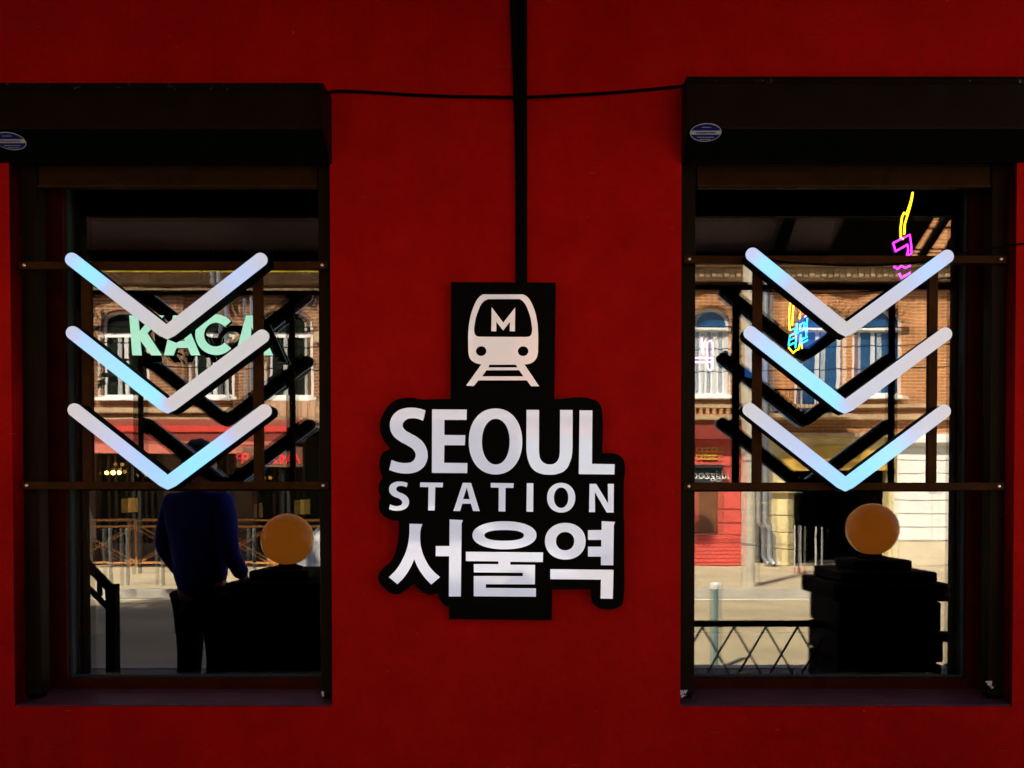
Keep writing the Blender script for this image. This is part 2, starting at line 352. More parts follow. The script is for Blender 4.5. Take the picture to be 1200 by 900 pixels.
FW = 0.074
BARS = [((312, 569), (103, 303), (20, 386)), ((305, 570), (887, 1092), (800, 1176))]
for wi, (x0, x1, z0, z1) in enumerate(WIN):
    # frame: four members with a stepped inner bead
    wdw = link('window', extr([rect(x0 + 0.001, x1 - 0.001, z0 + 0.005, z1 - 0.005), rect(x0 + FW, x1 - FW, z0 + 0.062, z1 - 0.03)], GLASS - 0.03, GLASS + 0.05, 1), M_FRAME, bld)
    bevel(wdw, 0.004)
    gx0, gx1, gz0, gz1 = x0 + FW, x1 - FW, z0 + 0.062, z1 - 0.03
    g = MB()
    for q in ((gx0, gx0 + 0.008, GLASS - 0.006, GLASS + 0.03, gz0, gz1), (gx1 - 0.008, gx1, GLASS - 0.006, GLASS + 0.03, gz0, gz1),
              (gx0 + 0.008, gx1 - 0.008, GLASS - 0.006, GLASS + 0.03, gz0, gz0 + 0.008), (gx0 + 0.008, gx1 - 0.008, GLASS - 0.006, GLASS + 0.03, gz1 - 0.008, gz1)):
        g.box(*q)
    g.build('glass_gasket', M_GASKET, wdw)
    e = 0.009
    MB().quad((gx0 + e, GLASS, gz0 + e), (gx1 - e, GLASS, gz0 + e), (gx1 - e, GLASS, gz1 - e), (gx0 + e, GLASS, gz1 - e)).build('pane', M_GLASS, wdw)
    tl = 0.0042 if wi == 0 else -0.0042
    MB().quad((gx0 + e, GLASS + 0.02, gz0 + e), (gx1 - e, GLASS + 0.02 + tl * (gx1 - gx0), gz0 + e), (gx1 - e, GLASS + 0.02 + tl * (gx1 - gx0) + 0.0008, gz1 - e), (gx0 + e, GLASS + 0.0208, gz1 - e)).build('pane', M_GLASS2, wdw)
    # sill: a sloped slab with a small nosing
    s = MB(); ya, yb = 0.004, GLASS - 0.03
    s.v += [(x0 + .001, ya, z0 + .001), (x1 - .001, ya, z0 + .001), (x1 - .001, yb, z0 + .001), (x0 + .001, yb, z0 + .001),
            (x0 + .001, ya, z0 + .006), (x1 - .001, ya, z0 + .006), (x1 - .001, yb, z0 + .022), (x0 + .001, yb, z0 + .022)]
    s.f += [(3, 2, 1, 0), (4, 5, 6, 7), (0, 1, 5, 4), (1, 2, 6, 5), (2, 3, 7, 6), (3, 0, 4, 7)]
    s.build('sill', M_SILL, wdw)
    # security bars
    (ya_, yb_), (va, vb), (ha, hb) = BARS[wi]
    by0, by1 = 0.030, 0.052
    for py in (ya_, yb_):
        z = Wp(PX, py, 0.04).z
        xa = max(x0 + 0.012, Wp(ha, 500, 0.04).x); xb = min(x1 - 0.012, Wp(hb, 500, 0.04).x)
        bevel(MB().box(xa, xb, by0 - 0.002, by1, z - 0.0135, z + 0.0135).build('security_bar', M_BAR, wdw), 0.002)
        for xe in (xa + 0.02, xb - 0.02):
            MB().lathe([(0.006, 0), (0.006, 0.003), (0.003, 0.005)], 0, 0, 10).build('bolt', M_STEEL, wdw).matrix_local = Matrix.Translation((xe, by0 - 0.002, z)) @ Matrix.Rotation(R(90), 4, 'X')
    za, zb = Wp(PX, yb_, 0.04).z + 0.0135, Wp(PX, ya_, 0.04).z - 0.0135
    for px in (va, vb):
        xc = Wp(px, 440, 0.04).x
        bevel(MB().box(xc - 0.0165, xc + 0.0165, by0 + 0.001, by1 - 0.001, za, zb).build('security_bar', M_BAR, wdw), 0.002)

# ------------------------------------------------------------------ roller shutter boxes
M_STICK = mat('blue_sticker', (0.006, 0.010, 0.13), 0.35, var=0.05, spec=0.1)
M_STICKW = mat('white_sticker', (0.30, 0.31, 0.34), 0.4, var=0.05, spec=0.1)
SH = [dict(x0=Wp(-25, 100, 0).x, x1=Wp(389, 140, 0).x, top=Wp(300, 98, -0.11).z, lab='dark brown roller shutter box above the window with the mint letters', st=(12, 165)),
      dict(x0=Wp(798.5, 140, 0).x, x1=Wp(1232, 100, 0).x, top=Wp(900, 90.5, -0.11).z, lab='dark brown roller shutter box above the window with the neon behind', st=(827, 155))]
for wi, h in enumerate(SH):
    x0, x1, z0, z1 = WIN[wi]
    zt, zb, zm = h['top'], Wp(500, 191, -0.002).z, Wp(500, 150.5, -0.11).z
    t = thing('roller_shutter', ((h['x0'] + h['x1']) / 2, -0.002, zb), h['lab'], 'shutter', 'roller shutters over the windows')
    P = [(-0.002, zb), (-0.002, zt), (-0.108, zt), (-0.11, zt - 0.004), (-0.11, zm), (-0.012, zb)]
    def prism(xa, xb, P):
        m_ = MB(); n = len(P)
        m_.v = [(xa, y, z) for y, z in P] + [(xb, y, z) for y, z in P]
        m_.f = [tuple(range(n)), tuple(range(2 * n - 1, n - 1, -1))] + [(k, (k + 1) % n, n + (k + 1) % n, n + k) for k in range(n)]
        return m_
    bevel(prism(h['x0'] + 0.006, h['x1'] - 0.006, P).build('housing', M_BOX, t), 0.003)
    g = 0.004
    P2 = [(-0.002, zb - g), (-0.002, zt + g), (-0.11, zt + g), (-0.114, zt), (-0.114, zm - 0.002), (-0.013, zb - g)]
    for xa, xb in ((h['x0'], h['x0'] + 0.0058), (h['x1'] - 0.0058, h['x1'])):
        bevel(prism(xa, xb, P2).build('end_plate', M_BOX, t), 0.0015)
    fv = Vector((0, -0.012 + 0.11, zb - zm)); fn = Vector((0, fv.z, -fv.y)).normalized()
    if fn.y > 0: fn = -fn
    q0 = Vector((0, -0.11, zm)) + fv * 0.02; q1 = Vector((0, -0.11, zm)) + fv * 0.97
    m_ = MB(); c_ = [q0 + fn * 0.0003, q1 + fn * 0.0003, q1 + fn * 0.0012, q0 + fn * 0.0012]
    m_.v = [(h['x0'] + 0.008, p.y, p.z) for p in c_] + [(h['x1'] - 0.008, p.y, p.z) for p in c_]
    m_.f = [(0, 1, 2, 3), (7, 6, 5, 4)] + [(k, (k + 1) % 4, 4 + (k + 1) % 4, 4 + k) for k in range(4)]
    m_.build('facet_shade_sheet', M_MATTE, t)  # black sheet laid on to paint the shade of the downward facet
    # front seam strip and drip edge
    MB().box(h['x0'] + 0.007, h['x1'] - 0.007, -0.1135, -0.1101, zt - 0.022, zt + 0.001).build('top_lip', M_LIP, t)
    # rivets
    for xr in (h['x0'] + 0.016, h['x1'] - 0.016):
        o = MB().lathe([(0.005, 0), (0.005, 0.002), (0.0025, 0.004)], 0, 0, 10).build('rivet', M_STEEL, t)
        o.matrix_local = Matrix.Translation(Vector((xr, -0.11, (zt + zm) / 2 + 0.035)) - ORG[t.name]) @ Matrix.Rotation(R(90), 4, 'X')
    # oval sticker on the sloping lower facet
    fd = Vector((0, -0.012 + 0.11, zb - zm)).normalized(); nrm = Vector((1, 0, 0)).cross(fd).normalized()
    if nrm.y > 0: nrm = -nrm
    ctr = Vector((0, -0.11, zm)); d = ray(*h['st']); o_ = Vector((0, CAM_Y, CAM_Z))
    tt = (ctr - o_).dot(nrm) / d.dot(nrm); c0 = o_ + d * tt
    sv = MB(); sw = MB(); sb = MB()
    def el(cx, a, b, off, half=None):
        pts = []
        for k in range(36):
            th = 2 * math.pi * k / 36; pts.append(c0 + Vector((1, 0, 0)) * a * math.cos(th) - fd * b * math.sin(th) + nrm * off)
        return pts
    st = sw.quad(*el(0, 0.053, 0.033, 0.0015)).build('sticker', M_STICKW, t)
    for sgn in (1, -1):
        pts = []
        for k in range(19):
            th = math.pi * k / 18
            z_ = max(0.007, 0.030 * math.sin(th)) * sgn
            a_ = 0.051 * math.cos(th)
            pts.append(c0 + Vector((1, 0, 0)) * a_ - fd * z_ + nrm * 0.0022)
        MB().quad(*pts).build('sticker_print', M_STICK, st)
    for (rw, rz, n_) in ((0.0, 0.0, 13), (0.0, 0.019, 6), (0.0, -0.016, 11), (0.0, -0.024, 7)):
        ln = MB()
        for k in range(n_):
            wx = random.uniform(0.0012, 0.0022); xx = (k - n_ / 2 + 0.5) * 0.0052
            hh = 0.0028 if rz == 0 else 0.0014
            a = c0 + Vector((1, 0, 0)) * xx - fd * rz + nrm * 0.0029
            ln.quad(a + Vector((-wx, 0, 0)) - fd * -hh, a + Vector((wx, 0, 0)) - fd * -hh, a + Vector((wx, 0, 0)) - fd * hh, a + Vector((-wx, 0, 0)) - fd * hh)
        ln.build('sticker_print', M_STICK if rz == 0 else M_STICKW, st)
    # bottom slat of the raised curtain, with screws
    zs0, zs1 = Wp(500, 221, 0.07).z, Wp(500, 195, 0.07).z
    gw = 0.058
    sl_ = bevel(MB().box(x0 + gw + 0.006, x1 - gw - 0.004, 0.062, 0.082, zs0, zs1).build('bottom_slat', M_SLAT, t), 0.003)
    bevel(MB().box(x0 + gw + 0.006, x1 - gw - 0.004, 0.054, 0.0615, zs0, zs0 + 0.008).build('slat_lip', M_BAR, sl_), 0.002)
    for q in (0.24, 0.78) if wi == 0 else (0.74, 0.95):
        o = MB().lathe([(0.006, 0), (0.006, 0.002), (0.003, 0.004)], 0, 0, 10).build('screw', M_STEEL, sl_)
        o.matrix_local = Matrix.Translation(Vector((x0 + (x1 - x0) * q, 0.062, zs1 - 0.018)) - ORG[t.name]) @ Matrix.Rotation(R(90), 4, 'X')
    # upper curtain slats still hanging behind the box
    for k in range(3):
        bevel(MB().box(x0 + gw + 0.006, x1 - gw - 0.004, 0.066, 0.078, zs1 + 0.003 + k * 0.042, zs1 + 0.041 + k * 0.042).build('slat', M_BOX, t), 0.003)
    # guide rails down both jambs
    for xa, xb in ((x0 + 0.002, x0 + gw), (x1 - gw, x1 - 0.002)):
        gr = bevel(MB().box(xa, xb, 0.056, 0.112, z0 + 0.03, zs1 + 0.02).build('guide_rail', M_BOX, t), 0.003)
        xm = (xa + xb) / 2
        for dz in (0.0, 0.02):
            o = MB().lathe([(0.0045, 0), (0.0045, 0.002), (0.002, 0.0035)], 0, 0, 8).build('screw', M_STEEL, gr)
            o.matrix_local = Matrix.Translation(Vector((xm - 0.01, 0.056, zs1 - 0.005 - dz)) - ORG[t.name]) @ Matrix.Rotation(R(90), 4, 'X')
        MB().box(xm - 0.022, xm + 0.018, 0.06, 0.108, z0 + 0.0155, z0 + 0.03).build('rail_foot', M_MATTE, gr)

M_SPL = mat('dried_paint', (0.35, 0.35, 0.40), 0.7)
def splash(px, py, y, r, m_, par, n=3):
    for k in range(n):
        c = Wp(px + random.uniform(-3, 3), py + random.uniform(-4, 4), y); q = []
        for j in range(9):
            a = 2 * math.pi * j / 9; rr = r * random.uniform(0.35, 1.2); q.append((c.x + rr * math.cos(a), y - 0.0008 * (k + 1), c.z + rr * math.sin(a)))
        MB().quad(*q).build('paint_splash', m_, par)
RAILS = [o for o in bpy.data.objects if o.name.startswith('guide_rail')]
splash(801, 812, 0.0555, 0.011, M_SPL, RAILS[2]); splash(1160, 803, 0.0555, 0.009, M_SPL, RAILS[3], 4); splash(380, 815, 0.0555, 0.006, M_SPL, RAILS[1], 2)
# ------------------------------------------------------------------ cables on the wall
wc = [Wp(1215, 284, -0.008), Wp(1190, 286.5, -0.006), Wp(1172, 289, 0.01), Wp(1150, 294, 0.026), Wp(1128, 297, 0.026), Wp(1090, 306, 0.022), Wp(1020, 311, 0.02), Wp(940, 309, 0.02), Wp(890, 303, 0.022)]
def catmull(pts, n=10):
    P = [pts[0]] + list(pts) + [pts[-1]]; out = []
    for i in range(1, len(P) - 2):
        for k in range(n):
            t = k / n; a, b, c, d = P[i - 1], P[i], P[i + 1], P[i + 2]
            out.append(0.5 * ((2 * b) + (c - a) * t + (2 * a - 5 * b + 4 * c - d) * t * t + (3 * b - a - 3 * c + d) * t ** 3))
    out.append(Vector(pts[-1])); return out
wp = [Wp(384, 110, -0.045), Wp(393, 107, -0.02), Wp(430, 108, -0.012), Wp(500, 112, -0.012), Wp(590, 114, -0.024), Wp(612, 114, -0.031), Wp(640, 113, -0.024), Wp(720, 108.5, -0.012), Wp(790, 102, -0.012), Wp(803, 100, -0.02)]
o = MB().tube(catmull(wp), 0.0052, 8).build('slack_cable', M_CABLE, org=wp[0]); smooth(o)
tag(o, 'thin black cable sagging along the red wall between the shutter boxes', 'cable')
tag(smooth(MB().tube(catmull(wc), 0.0036, 6).build('feed_cable', M_CABLE, org=wc[0])), 'thin black feed cable drooping along the upper bar behind the chevrons', 'cable')
a = thing('wall_conduit', Wp(612, 330, -0.012), 'black cable conduit with a side cable running down to the station sign', 'conduit')
zt = 3.52
b0 = Wp(613, 331, -0.0125); b1 = Wp(613, 0, -0.0125)
smooth(MB().tube([Vector((b0.x, -0.0165, b0.z)), Vector((b0.x, -0.0165, zt))], 0.0150, 12).build('conduit', M_CABLE, a))
lp = [Wp(608.5, 331, -0.0145), Wp(608.5, 260, -0.0145), Wp(608, 180, -0.0145), Wp(606, 110, -0.0145), Wp(603.3, 40, -0.0145), Wp(602, 0, -0.0145), Vector((Wp(600, 0, -0.0145).x, -0.0145, zt))]
smooth(MB().tube(catmull(lp), 0.0138, 10).build('side_cable', M_CABLE, a))

# ================================================================== STATION SIGN
def loop(pts, ox, oy, sc, y):
    out = []
    for p in pts:
        q = Wp(ox + p[0] / sc, oy + p[1] / sc, y); out.append((q.x, q.z, p[2] if len(p) > 2 else 'c'))
    return out
def eloop(x0, x1, y0, y1, y, e=2.0):
    a = Wp(x0, y0, y); b = Wp(x1, y1, y); return ell((a.x + b.x) / 2, (a.z + b.z) / 2, (b.x - a.x) / 2, abs(a.z - b.z) / 2, 32, e)
YP, YB, YL = -0.045, -0.062, -0.068
sg = thing('station_sign', Wp(587, 726, 0), 'black sign with white train and SEOUL STATION lettering on the red wall', 'sign')
pl = link('back_panel', extr([loop([(528.7, 330.5), (651.3, 331), (646.7, 727), (526.2, 725.5)], 0, 0, 1, YP)], YP, -0.003), M_BLACK, sg)
blob = [(530, 467.5), (507, 467.8, 's'), (497, 468.3, 's'), (480, 466, 's'), (462, 470, 's'), (449.5, 484, 's'), (445, 500, 's'), (449, 515, 's'), (457, 526),
        (449, 530.5, 's'), (444.7, 545, 's'), (448, 560), (444.3, 567, 's'), (443.8, 575, 's'), (446, 583), (443.6, 592, 's'), (447, 602, 's'), (457, 608.7, 's'), (467.3, 610.5),
        (466.8, 628, 's'), (464, 645, 's'), (458, 658, 's'), (448, 667, 's'), (443, 677, 's'), (449, 688, 's'), (464, 696.6, 's'), (476, 691, 's'), (485, 683.5),
        (492, 691, 's'), (503, 697, 's'), (513, 695.5), (516, 703.5, 's'), (523, 710.5, 's'), (530, 712), (640, 712), (646, 712), (646.8, 691), (692, 690.5), (692.5, 700, 's'), (697, 709.5, 's'), (706, 713.5, 's'),
        (720, 713.5, 's'), (729, 708.5, 's'), (731, 699, 's'), (731.6, 655), (731.8, 612), (730.8, 605), (731.2, 562), (732.3, 558), (732.5, 546, 's'), (729, 536, 's'), (720, 531.5, 's'), (706, 531),
        (706, 486, 's'), (703.8, 475, 's'), (696.5, 468.5, 's'), (648, 468)]
bb = link('letter_board', extr([loop(blob, 0, 0, 1, YB)], YB, YP - 0.0005), M_BLACK, sg)
def letter(nm, loops):
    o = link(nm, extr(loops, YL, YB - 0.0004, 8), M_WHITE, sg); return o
Z1, Z2, Z3, Z4, Z5, Z6, Z7 = (440, 460, 7.5), (580, 460, 7.5), (440, 550, 7.5), (580, 550, 7.5), (440, 615, 7.5), (580, 615, 7.5), (520, 325, 7.5)
s_ = 's'
G = [
 [loop([(440,157),(418,248),(375,232,s_),(320,226,s_),(262,243,s_),(238,285,s_),(255,325,s_),(300,355,s_),(370,395,s_),(430,455,s_),(458,540,s_),(445,615,s_),(400,675,s_),(330,706,s_),(260,712,s_),(185,702,s_),(120,680),
        (142,592),(190,610,s_),(260,619,s_),(325,605,s_),(353,555,s_),(335,505,s_),(280,465,s_),(210,425,s_),(150,370,s_),(127,295,s_),(140,225,s_),(190,165,s_),(250,140,s_),(320,133,s_),(390,142,s_)], *Z1, YL)],
 [loop([(498,148),(803,150),(800,240),(605,240),(605,373),(790,375),(785,463),(605,463),(603,618),(808,620),(806,708),(496,706)], *Z1, YL)],
 [eloop(549.3, 612, 478.7, 556, YL, 2.15), eloop(564.7, 597.3, 490.8, 544.3, YL, 2.1)],
 [loop([(278,152),(388,153),(387,500),(390,545,s_),(403,590,s_),(440,623,s_),(482,632,s_),(525,622,s_),(558,585,s_),(569,540,s_),(571,500),(573,153),(683,153),(682,480),(678,540,s_),(664,600,s_),(620,680,s_),(550,715,s_),(480,722,s_),(400,712,s_),(335,675,s_),(295,605,s_),(280,540,s_),(276,480)], *Z2, YL)],
 [loop([(744,156),(857,157),(853,627),(1053,630),(1050,720),(737,717)], *Z2, YL)],
 [loop([(282,120),(274,157),(240,147,s_),(212,146,s_),(187,158,s_),(182,178,s_),(200,197,s_),(245,217,s_),(280,245,s_),(294,285,s_),(282,328,s_),(245,355,s_),(200,364,s_),(155,361,s_),(118,350),(128,308),(160,320,s_),(200,322,s_),(230,308,s_),(234,285,s_),(215,262,s_),(165,240,s_),(130,212,s_),(120,175,s_),(133,137,s_),(170,113,s_),(215,107,s_),(255,112,s_)], *Z3, YL)],
 [loop([(394,115),(594,118),(590,158),(525,157),(520,362),(463,361),(466,156),(392,155)], *Z3, YL)],
 [loop([(768,118),(840,120),(916,367),(858,366),(838,302),(763,302),(744,366),(685,366)], *Z3, YL), loop([(803,158),(828,262),(770,262)], *Z3, YL)],
 [loop([(575.1,565.9),(602,566.3),(601.6,571.8),(592.4,571.7),(592.2,599.4),(584.3,599.3),(584.5,571.5),(575.1,571.3)], 0, 0, 1, YL)],
 [loop([(280,122),(338,122),(336,373),(277,372)], *Z4, YL)],
 [eloop(580+458/7.5, 580+706/7.5, 550+119/7.5, 550+380/7.5, YL, 2.1), eloop(580+519/7.5, 580+645/7.5, 550+160/7.5, 550+339/7.5, YL, 2.1)],
 [loop([(832,128),(890,128),(995,300),(992,128),(1045,128),(1043,380),(983,380),(878,200),(880,376),(827,376)], *Z4, YL)],
 [loop([(300,-9),(412,-6),(398,35,s_),(392,130,s_),(402,205,s_),(440,310,s_),(500,400,s_),(567,460),(490,525),(430,460,s_),(375,380,s_),(340,302),(310,370,s_),(260,450,s_),(193,523),(118,460),(185,390,s_),(240,300,s_),(275,215,s_),(295,110,s_)], *Z5, YL)],
 [loop([(652,-47),(768,-41),(757,-12),(750,630),(645,630),(648,276),(530,276),(530,187),(650,187)], *Z5, YL)],
 [eloop(553.7, 628.7, 610.9, 643.7, YL, 2.15), eloop(567.7, 614, 621.1, 633.7, YL, 2.3)],
 [loop([(546,646.6),(636.5,647.4),(636,658.7),(598,658.3),(598,661.8),(627,662),(626.8,684.8),(569.3,684.6),(569.3,689),(628,689.5),(628,699.3),(555.2,698.8),(555.2,675),(612.7,675.2),(612.7,671.2),(555.3,670.8),(555.3,661.1),(584,661.2),(584,657.8),(546,657.5)], 0, 0, 1, YL)],
 [eloop(580+440/7.5, 580+797/7.5, 550+471/7.5, 550+793/7.5, YL, 2.1), eloop(580+537/7.5, 580+697/7.5, 550+551/7.5, 550+712/7.5, YL, 2.1)],
 [loop([(938,455),(1057,462),(1045,490),(1040,843),(932,842),(932,767),(818,767),(818,680),(935,680),(935,620),(818,620),(818,535),(938,533)], *Z4, YL)],
 [loop([(487,390),(1042,396),(1036,650),(928,648),(932,482),(487,478)], *Z6, YL)],
]
for g in G: letter('letter', g)
YT = YP - 0.006
def pict(nm, loops):
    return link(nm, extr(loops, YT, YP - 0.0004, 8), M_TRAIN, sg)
pict('train_pictogram', [
 loop([(345,150),(700,150),(738,175,s_),(785,255,s_),(818,370,s_),(829,480,s_),(829,655),(812,715,s_),(770,752,s_),(710,766),(838,957),(768,957),(730,905),(305,905),(262,955),(197,952),(330,766),(275,750,s_),(232,715,s_),(216,655),(217,480,s_),(230,370,s_),(262,260,s_),(312,172,s_)], *Z7, YT),
 loop([(390,190),(668,190),(700,215,s_),(745,300,s_),(772,410,s_),(773,490,s_),(757,516,s_),(728,524),(310,522),(283,511,s_),(269,480,s_),(272,410,s_),(300,300,s_),(350,210,s_)], *Z7, YT),
 eloop(520+283/7.5, 520+375/7.5, 325+605/7.5, 325+691/7.5, YT), eloop(520+651/7.5, 520+744/7.5, 325+606/7.5, 325+692/7.5, YT),
 loop([(402,767),(633,767),(648,792),(392,792)], *Z7, YT), loop([(374,816),(663,816),(700,870),(338,870)], *Z7, YT)])
pict('letter', [loop([(421,262),(523,398),(628,265),(625,473),(580,473),(582,390),(522,467),(462,390),(462,473),(418,473)], *Z7, YT)])
# stand-off bolt heads where the boards meet the wall
for px, py in ((650.3, 469.2),):
    o = MB().lathe([(0.003, 0), (0.003, 0.002), (0.0015, 0.003)], 0, 0, 8).build('screw', M_STEEL, sg)
    o.matrix_local = Matrix.Translation(Wp(px, py, YB - 0.001) - ORG[sg.name]) @ Matrix.Rotation(R(90), 4, 'X')

# ================================================================== CHEVRON LIGHTS
def chevron_mat():
    m = bpy.data.materials.new('led_chevron_face'); m.use_nodes = True; n = m.node_tree.nodes; l = m.node_tree.links
    b = n['Principled BSDF']; b.inputs['Base Color'].default_value = (0.15, 0.15, 0.16, 1); b.inputs['Roughness'].default_value = 0.12
    at = n.new('ShaderNodeAttribute'); at.attribute_name = 'glow'
    rp = n.new('ShaderNodeValToRGB'); e = rp.color_ramp.elements
    e[0].position = 0; e[0].color = (0.365, 0.36, 0.37, 1)
    e[1].position = 1; e[1].color = (0.17, 0.58, 0.92, 1)
    q = e.new(0.4); q.color = (0.31, 0.40, 0.62, 1)
    l.new(at.outputs['Fac'], rp.inputs['Fac']); l.new(rp.outputs[0], b.inputs['Emission Color'])
    b.inputs['Emission Strength'].default_value = 0.245
    return m
M_CHEV = chevron_mat()
YC0, YC1 = -0.050, 0.024
GL = {'L1': [(0,.5),(.1,1),(.28,.95),(.42,.12),(1,0),(1.5,.08),(1.75,.42),(1.9,.32),(2,.15)],
      'L2': [(0,.25),(.1,.6),(.35,.8),(.8,1),(.96,.9),(1.03,.02),(2,0)],
      'L3': [(0,0),(.3,.2),(.6,.45),(1,.7),(1.25,1),(1.5,.85),(1.7,.12),(2,0)],
      'R1': [(0,.4),(.12,.95),(.26,.95),(.42,.2),(1,.03),(1.5,.2),(1.75,.5),(1.92,.55),(2,.3)],
      'R2': [(0,.3),(.12,.55),(.35,.85),(.85,1),(.97,.85),(1.04,.15),(1.4,.1),(2,.05)],
      'R3': [(0,.05),(.3,.25),(.6,.45),(.95,.8),(1.25,1),(1.5,.85),(1.72,.2),(2,.05)]}
def chevron(key, t1, v, t2, lab):
    A, V, B = (Wp(p[0], p[1], YC0) for p in (t1, v, t2))
    hw = 0.0232
    def pairs(hw):
        d1 = (V - A).normalized(); d2 = (B - V).normalized()
        n1 = Vector((-d1.z, 0, d1.x)); n2 = Vector((-d2.z, 0, d2.x))
        out = []
        for th in (90, 75, 60, 45, 30, 15):
            c, s = math.cos(R(th)) * hw, math.sin(R(th)) * hw
            out.append((A - d1 * s + n1 * c, A - d1 * s - n1 * c, 0.0))
        bis = (n1 + n2).normalized(); mt = hw / bis.dot(n1)
        L1 = (V - A).length
        for k in range(16):
            t = k / 16 * (1 - mt * 0.75 / L1)
            p = A + (V - A) * t; out.append((p + n1 * hw, p - n1 * hw, t))
        I = V + bis * mt; O = V - bis * mt
        p = V - d1 * mt * 0.55; out.append((I, p - n1 * hw, 0.97))
        # rounded outer corner
        c0 = V - bis * (mt - 0.016 / bis.dot(n1))
        out.append((I, O + bis * (mt * 0.26), 1.0))
        p = V + d2 * mt * 0.55; out.append((I, p - n2 * hw, 1.03))
        L2 = (B - V).length
        for k in range(16, -1, -1):
            t = k / 16 * (1 - mt * 0.75 / L2)
            p = B + (V - B) * t; out.append((p + n2 * hw, p - n2 * hw, 2 - t))
        for th in (15, 30, 45, 60, 75, 90):
            c, s = math.cos(R(th)) * hw, math.sin(R(th)) * hw
            out.append((B + d2 * s + n2 * c, B + d2 * s - n2 * c, 2.0))
        return out
    def solid(P, y0, y1):
        m_ = MB(); n = len(P); g = []
        for y in (y0, y1):
            for a, b, t in P: m_.v += [(a.x, y, a.z), (b.x, y, b.z)]; g += [t, t]
        N = 2 * n
        for k in range(n - 1):
            i = 2 * k
            m_.f.append((i, i + 2, i + 3, i + 1)); m_.f.append((N + i, N + i + 1, N + i + 3, N + i + 2))
            m_.f.append((i, N + i, N + i + 2, i + 2)); m_.f.append((i + 1, i + 3, N + i + 3, N + i + 1))
        m_.f.append((0, 1, N + 1, N)); m_.f.append((N - 2, 2 * N - 2, 2 * N - 1, N - 1))
        me = bpy.data.meshes.new('m'); me.from_pydata(m_.v, [], m_.f); me.update()
        return me, g
    t = thing('chevron_light', (V.x, YC1, V.z - 0.03), lab, 'light', 'chevron lights on the window bars')
    me, g = solid(pairs(hw), YC0, YC0 + 0.007)
    at = me.attributes.new('glow', 'FLOAT', 'POINT')
    prof = GL[key]
    for i, tt in enumerate(g):
        for (a, va), (b, vb) in zip(prof, prof[1:]):
            if a <= tt <= b: at.data[i].value = va + (vb - va) * (tt - a) / max(1e-6, b - a); break
    bm = bmesh.new(); bm.from_mesh(me); bmesh.ops.remove_doubles(bm, verts=bm.verts, dist=1e-6); bmesh.ops.recalc_face_normals(bm, faces=bm.faces); bm.to_mesh(me); bm.free()
    link('light_face', me, M_CHEV, t)
    me, g = solid(pairs(hw - 0.001), YC0 + 0.0072, YC1)
    bm = bmesh.new(); bm.from_mesh(me); bmesh.ops.remove_doubles(bm, verts=bm.verts, dist=1e-6); bmesh.ops.recalc_face_normals(bm, faces=bm.faces); bm.to_mesh(me); bm.free()
    link('housing', me, M_MATTE, t)
    # clips that hold it to the security bars
    for s in (0.25, 1.75):
        p = A + (V - A) * s if s < 1 else V + (B - V) * (s - 1)
        MB().box(p.x - 0.012, p.x + 0.012, YC1 + 0.0002, YC1 + 0.0035, p.z - 0.02, p.z + 0.02).build('mounting_clip', M_MATTE, t)
LABS = ('top', 'middle', 'bottom')
for key, t1, v, t2 in (('L1', (84,304), (195,390), (305,304)), ('L2', (85,390), (196,477), (307,394)), ('L3', (87,480.5), (196,566.5), (310,481.5)),
                       ('R1', (882,298), (992,387), (1110,300.5)), ('R2', (879.5,390), (990.5,477.5), (1108,391.5)), ('R3', (878.5,480), (991,568.5), (1106.5,482))):
    i = int(key[1]) - 1
    wh = 'the window with mint letters' if key[0] == 'L' else 'the window with the neon sign'
    dsc = ('white with blue tips', 'its left arm glowing blue', 'glowing blue at its point')[i]
    chevron(key, t1, v, t2, '%s LED chevron in %s, %s' % (LABS[i], wh, dsc))

# ================================================================== KACA LETTERS hung before the left glass
YK0, YK1 = 0.135, 0.158
ZK = (130, 350, 6.0)
kc = thing('ticket_office_sign', Wp(230, 416, YK1), 'mint green letters KACA mounted in front of the window glass', 'sign')
def kring():
    a = Wp(130 + 735 / 6, 350 + 252 / 6, YK0); sc = (YK0 - CAM_Y) / F / 6
    out = []; ro, ri = 142 * sc, 84 * sc
    for k in range(29):
        th = R(42 + (318 - 42) * k / 28); out.append((a.x + ro * math.cos(th), a.z + ro * math.sin(th)))
    for k in range(28, -1, -1):
        th = R(42 + (318 - 42) * k / 28); out.append((a.x + ri * math.cos(th), a.z + ri * math.sin(th)))
    return [out]
KG = [[loop([(128,118),(188,118),(198,232),(295,118),(370,118),(252,240),(355,397),(283,397),(203,290),(212,397),(150,397)], *ZK, YK0)],
      [loop([(437,118),(505,118),(625,397),(562,397),(541,345),(457,345),(436,397),(373,397)], *ZK, YK0), loop([(478,190),(520,298),(468,298)], *ZK, YK0)],
      kring(),
      [loop([(950,118),(1012,118),(1137,397),(1072,397),(1052,345),(962,345),(938,397),(874,397)], *ZK, YK0), loop([(985,190),(1030,298),(978,298)], *ZK, YK0)]]
for g in KG:
    me = extr(g, YK0, YK0 + 0.006); lt = link('letter', me, M_MINT, kc)
    link('letter_return', extr(g, YK0 + 0.0062, YK1), M_MATTE, lt)
for px, py in ((160, 372), (160, 410), (203, 412), (222, 380), (236, 392), (252, 415), (291, 378), (318, 413), (279, 412)):
    p = Wp(px, py, YK1)
    MB().tube([(p.x, YK1 + 0.0003, p.z), (p.x, GLASS - 0.001, p.z)], 0.004, 8).build('standoff', M_MATTE, kc)

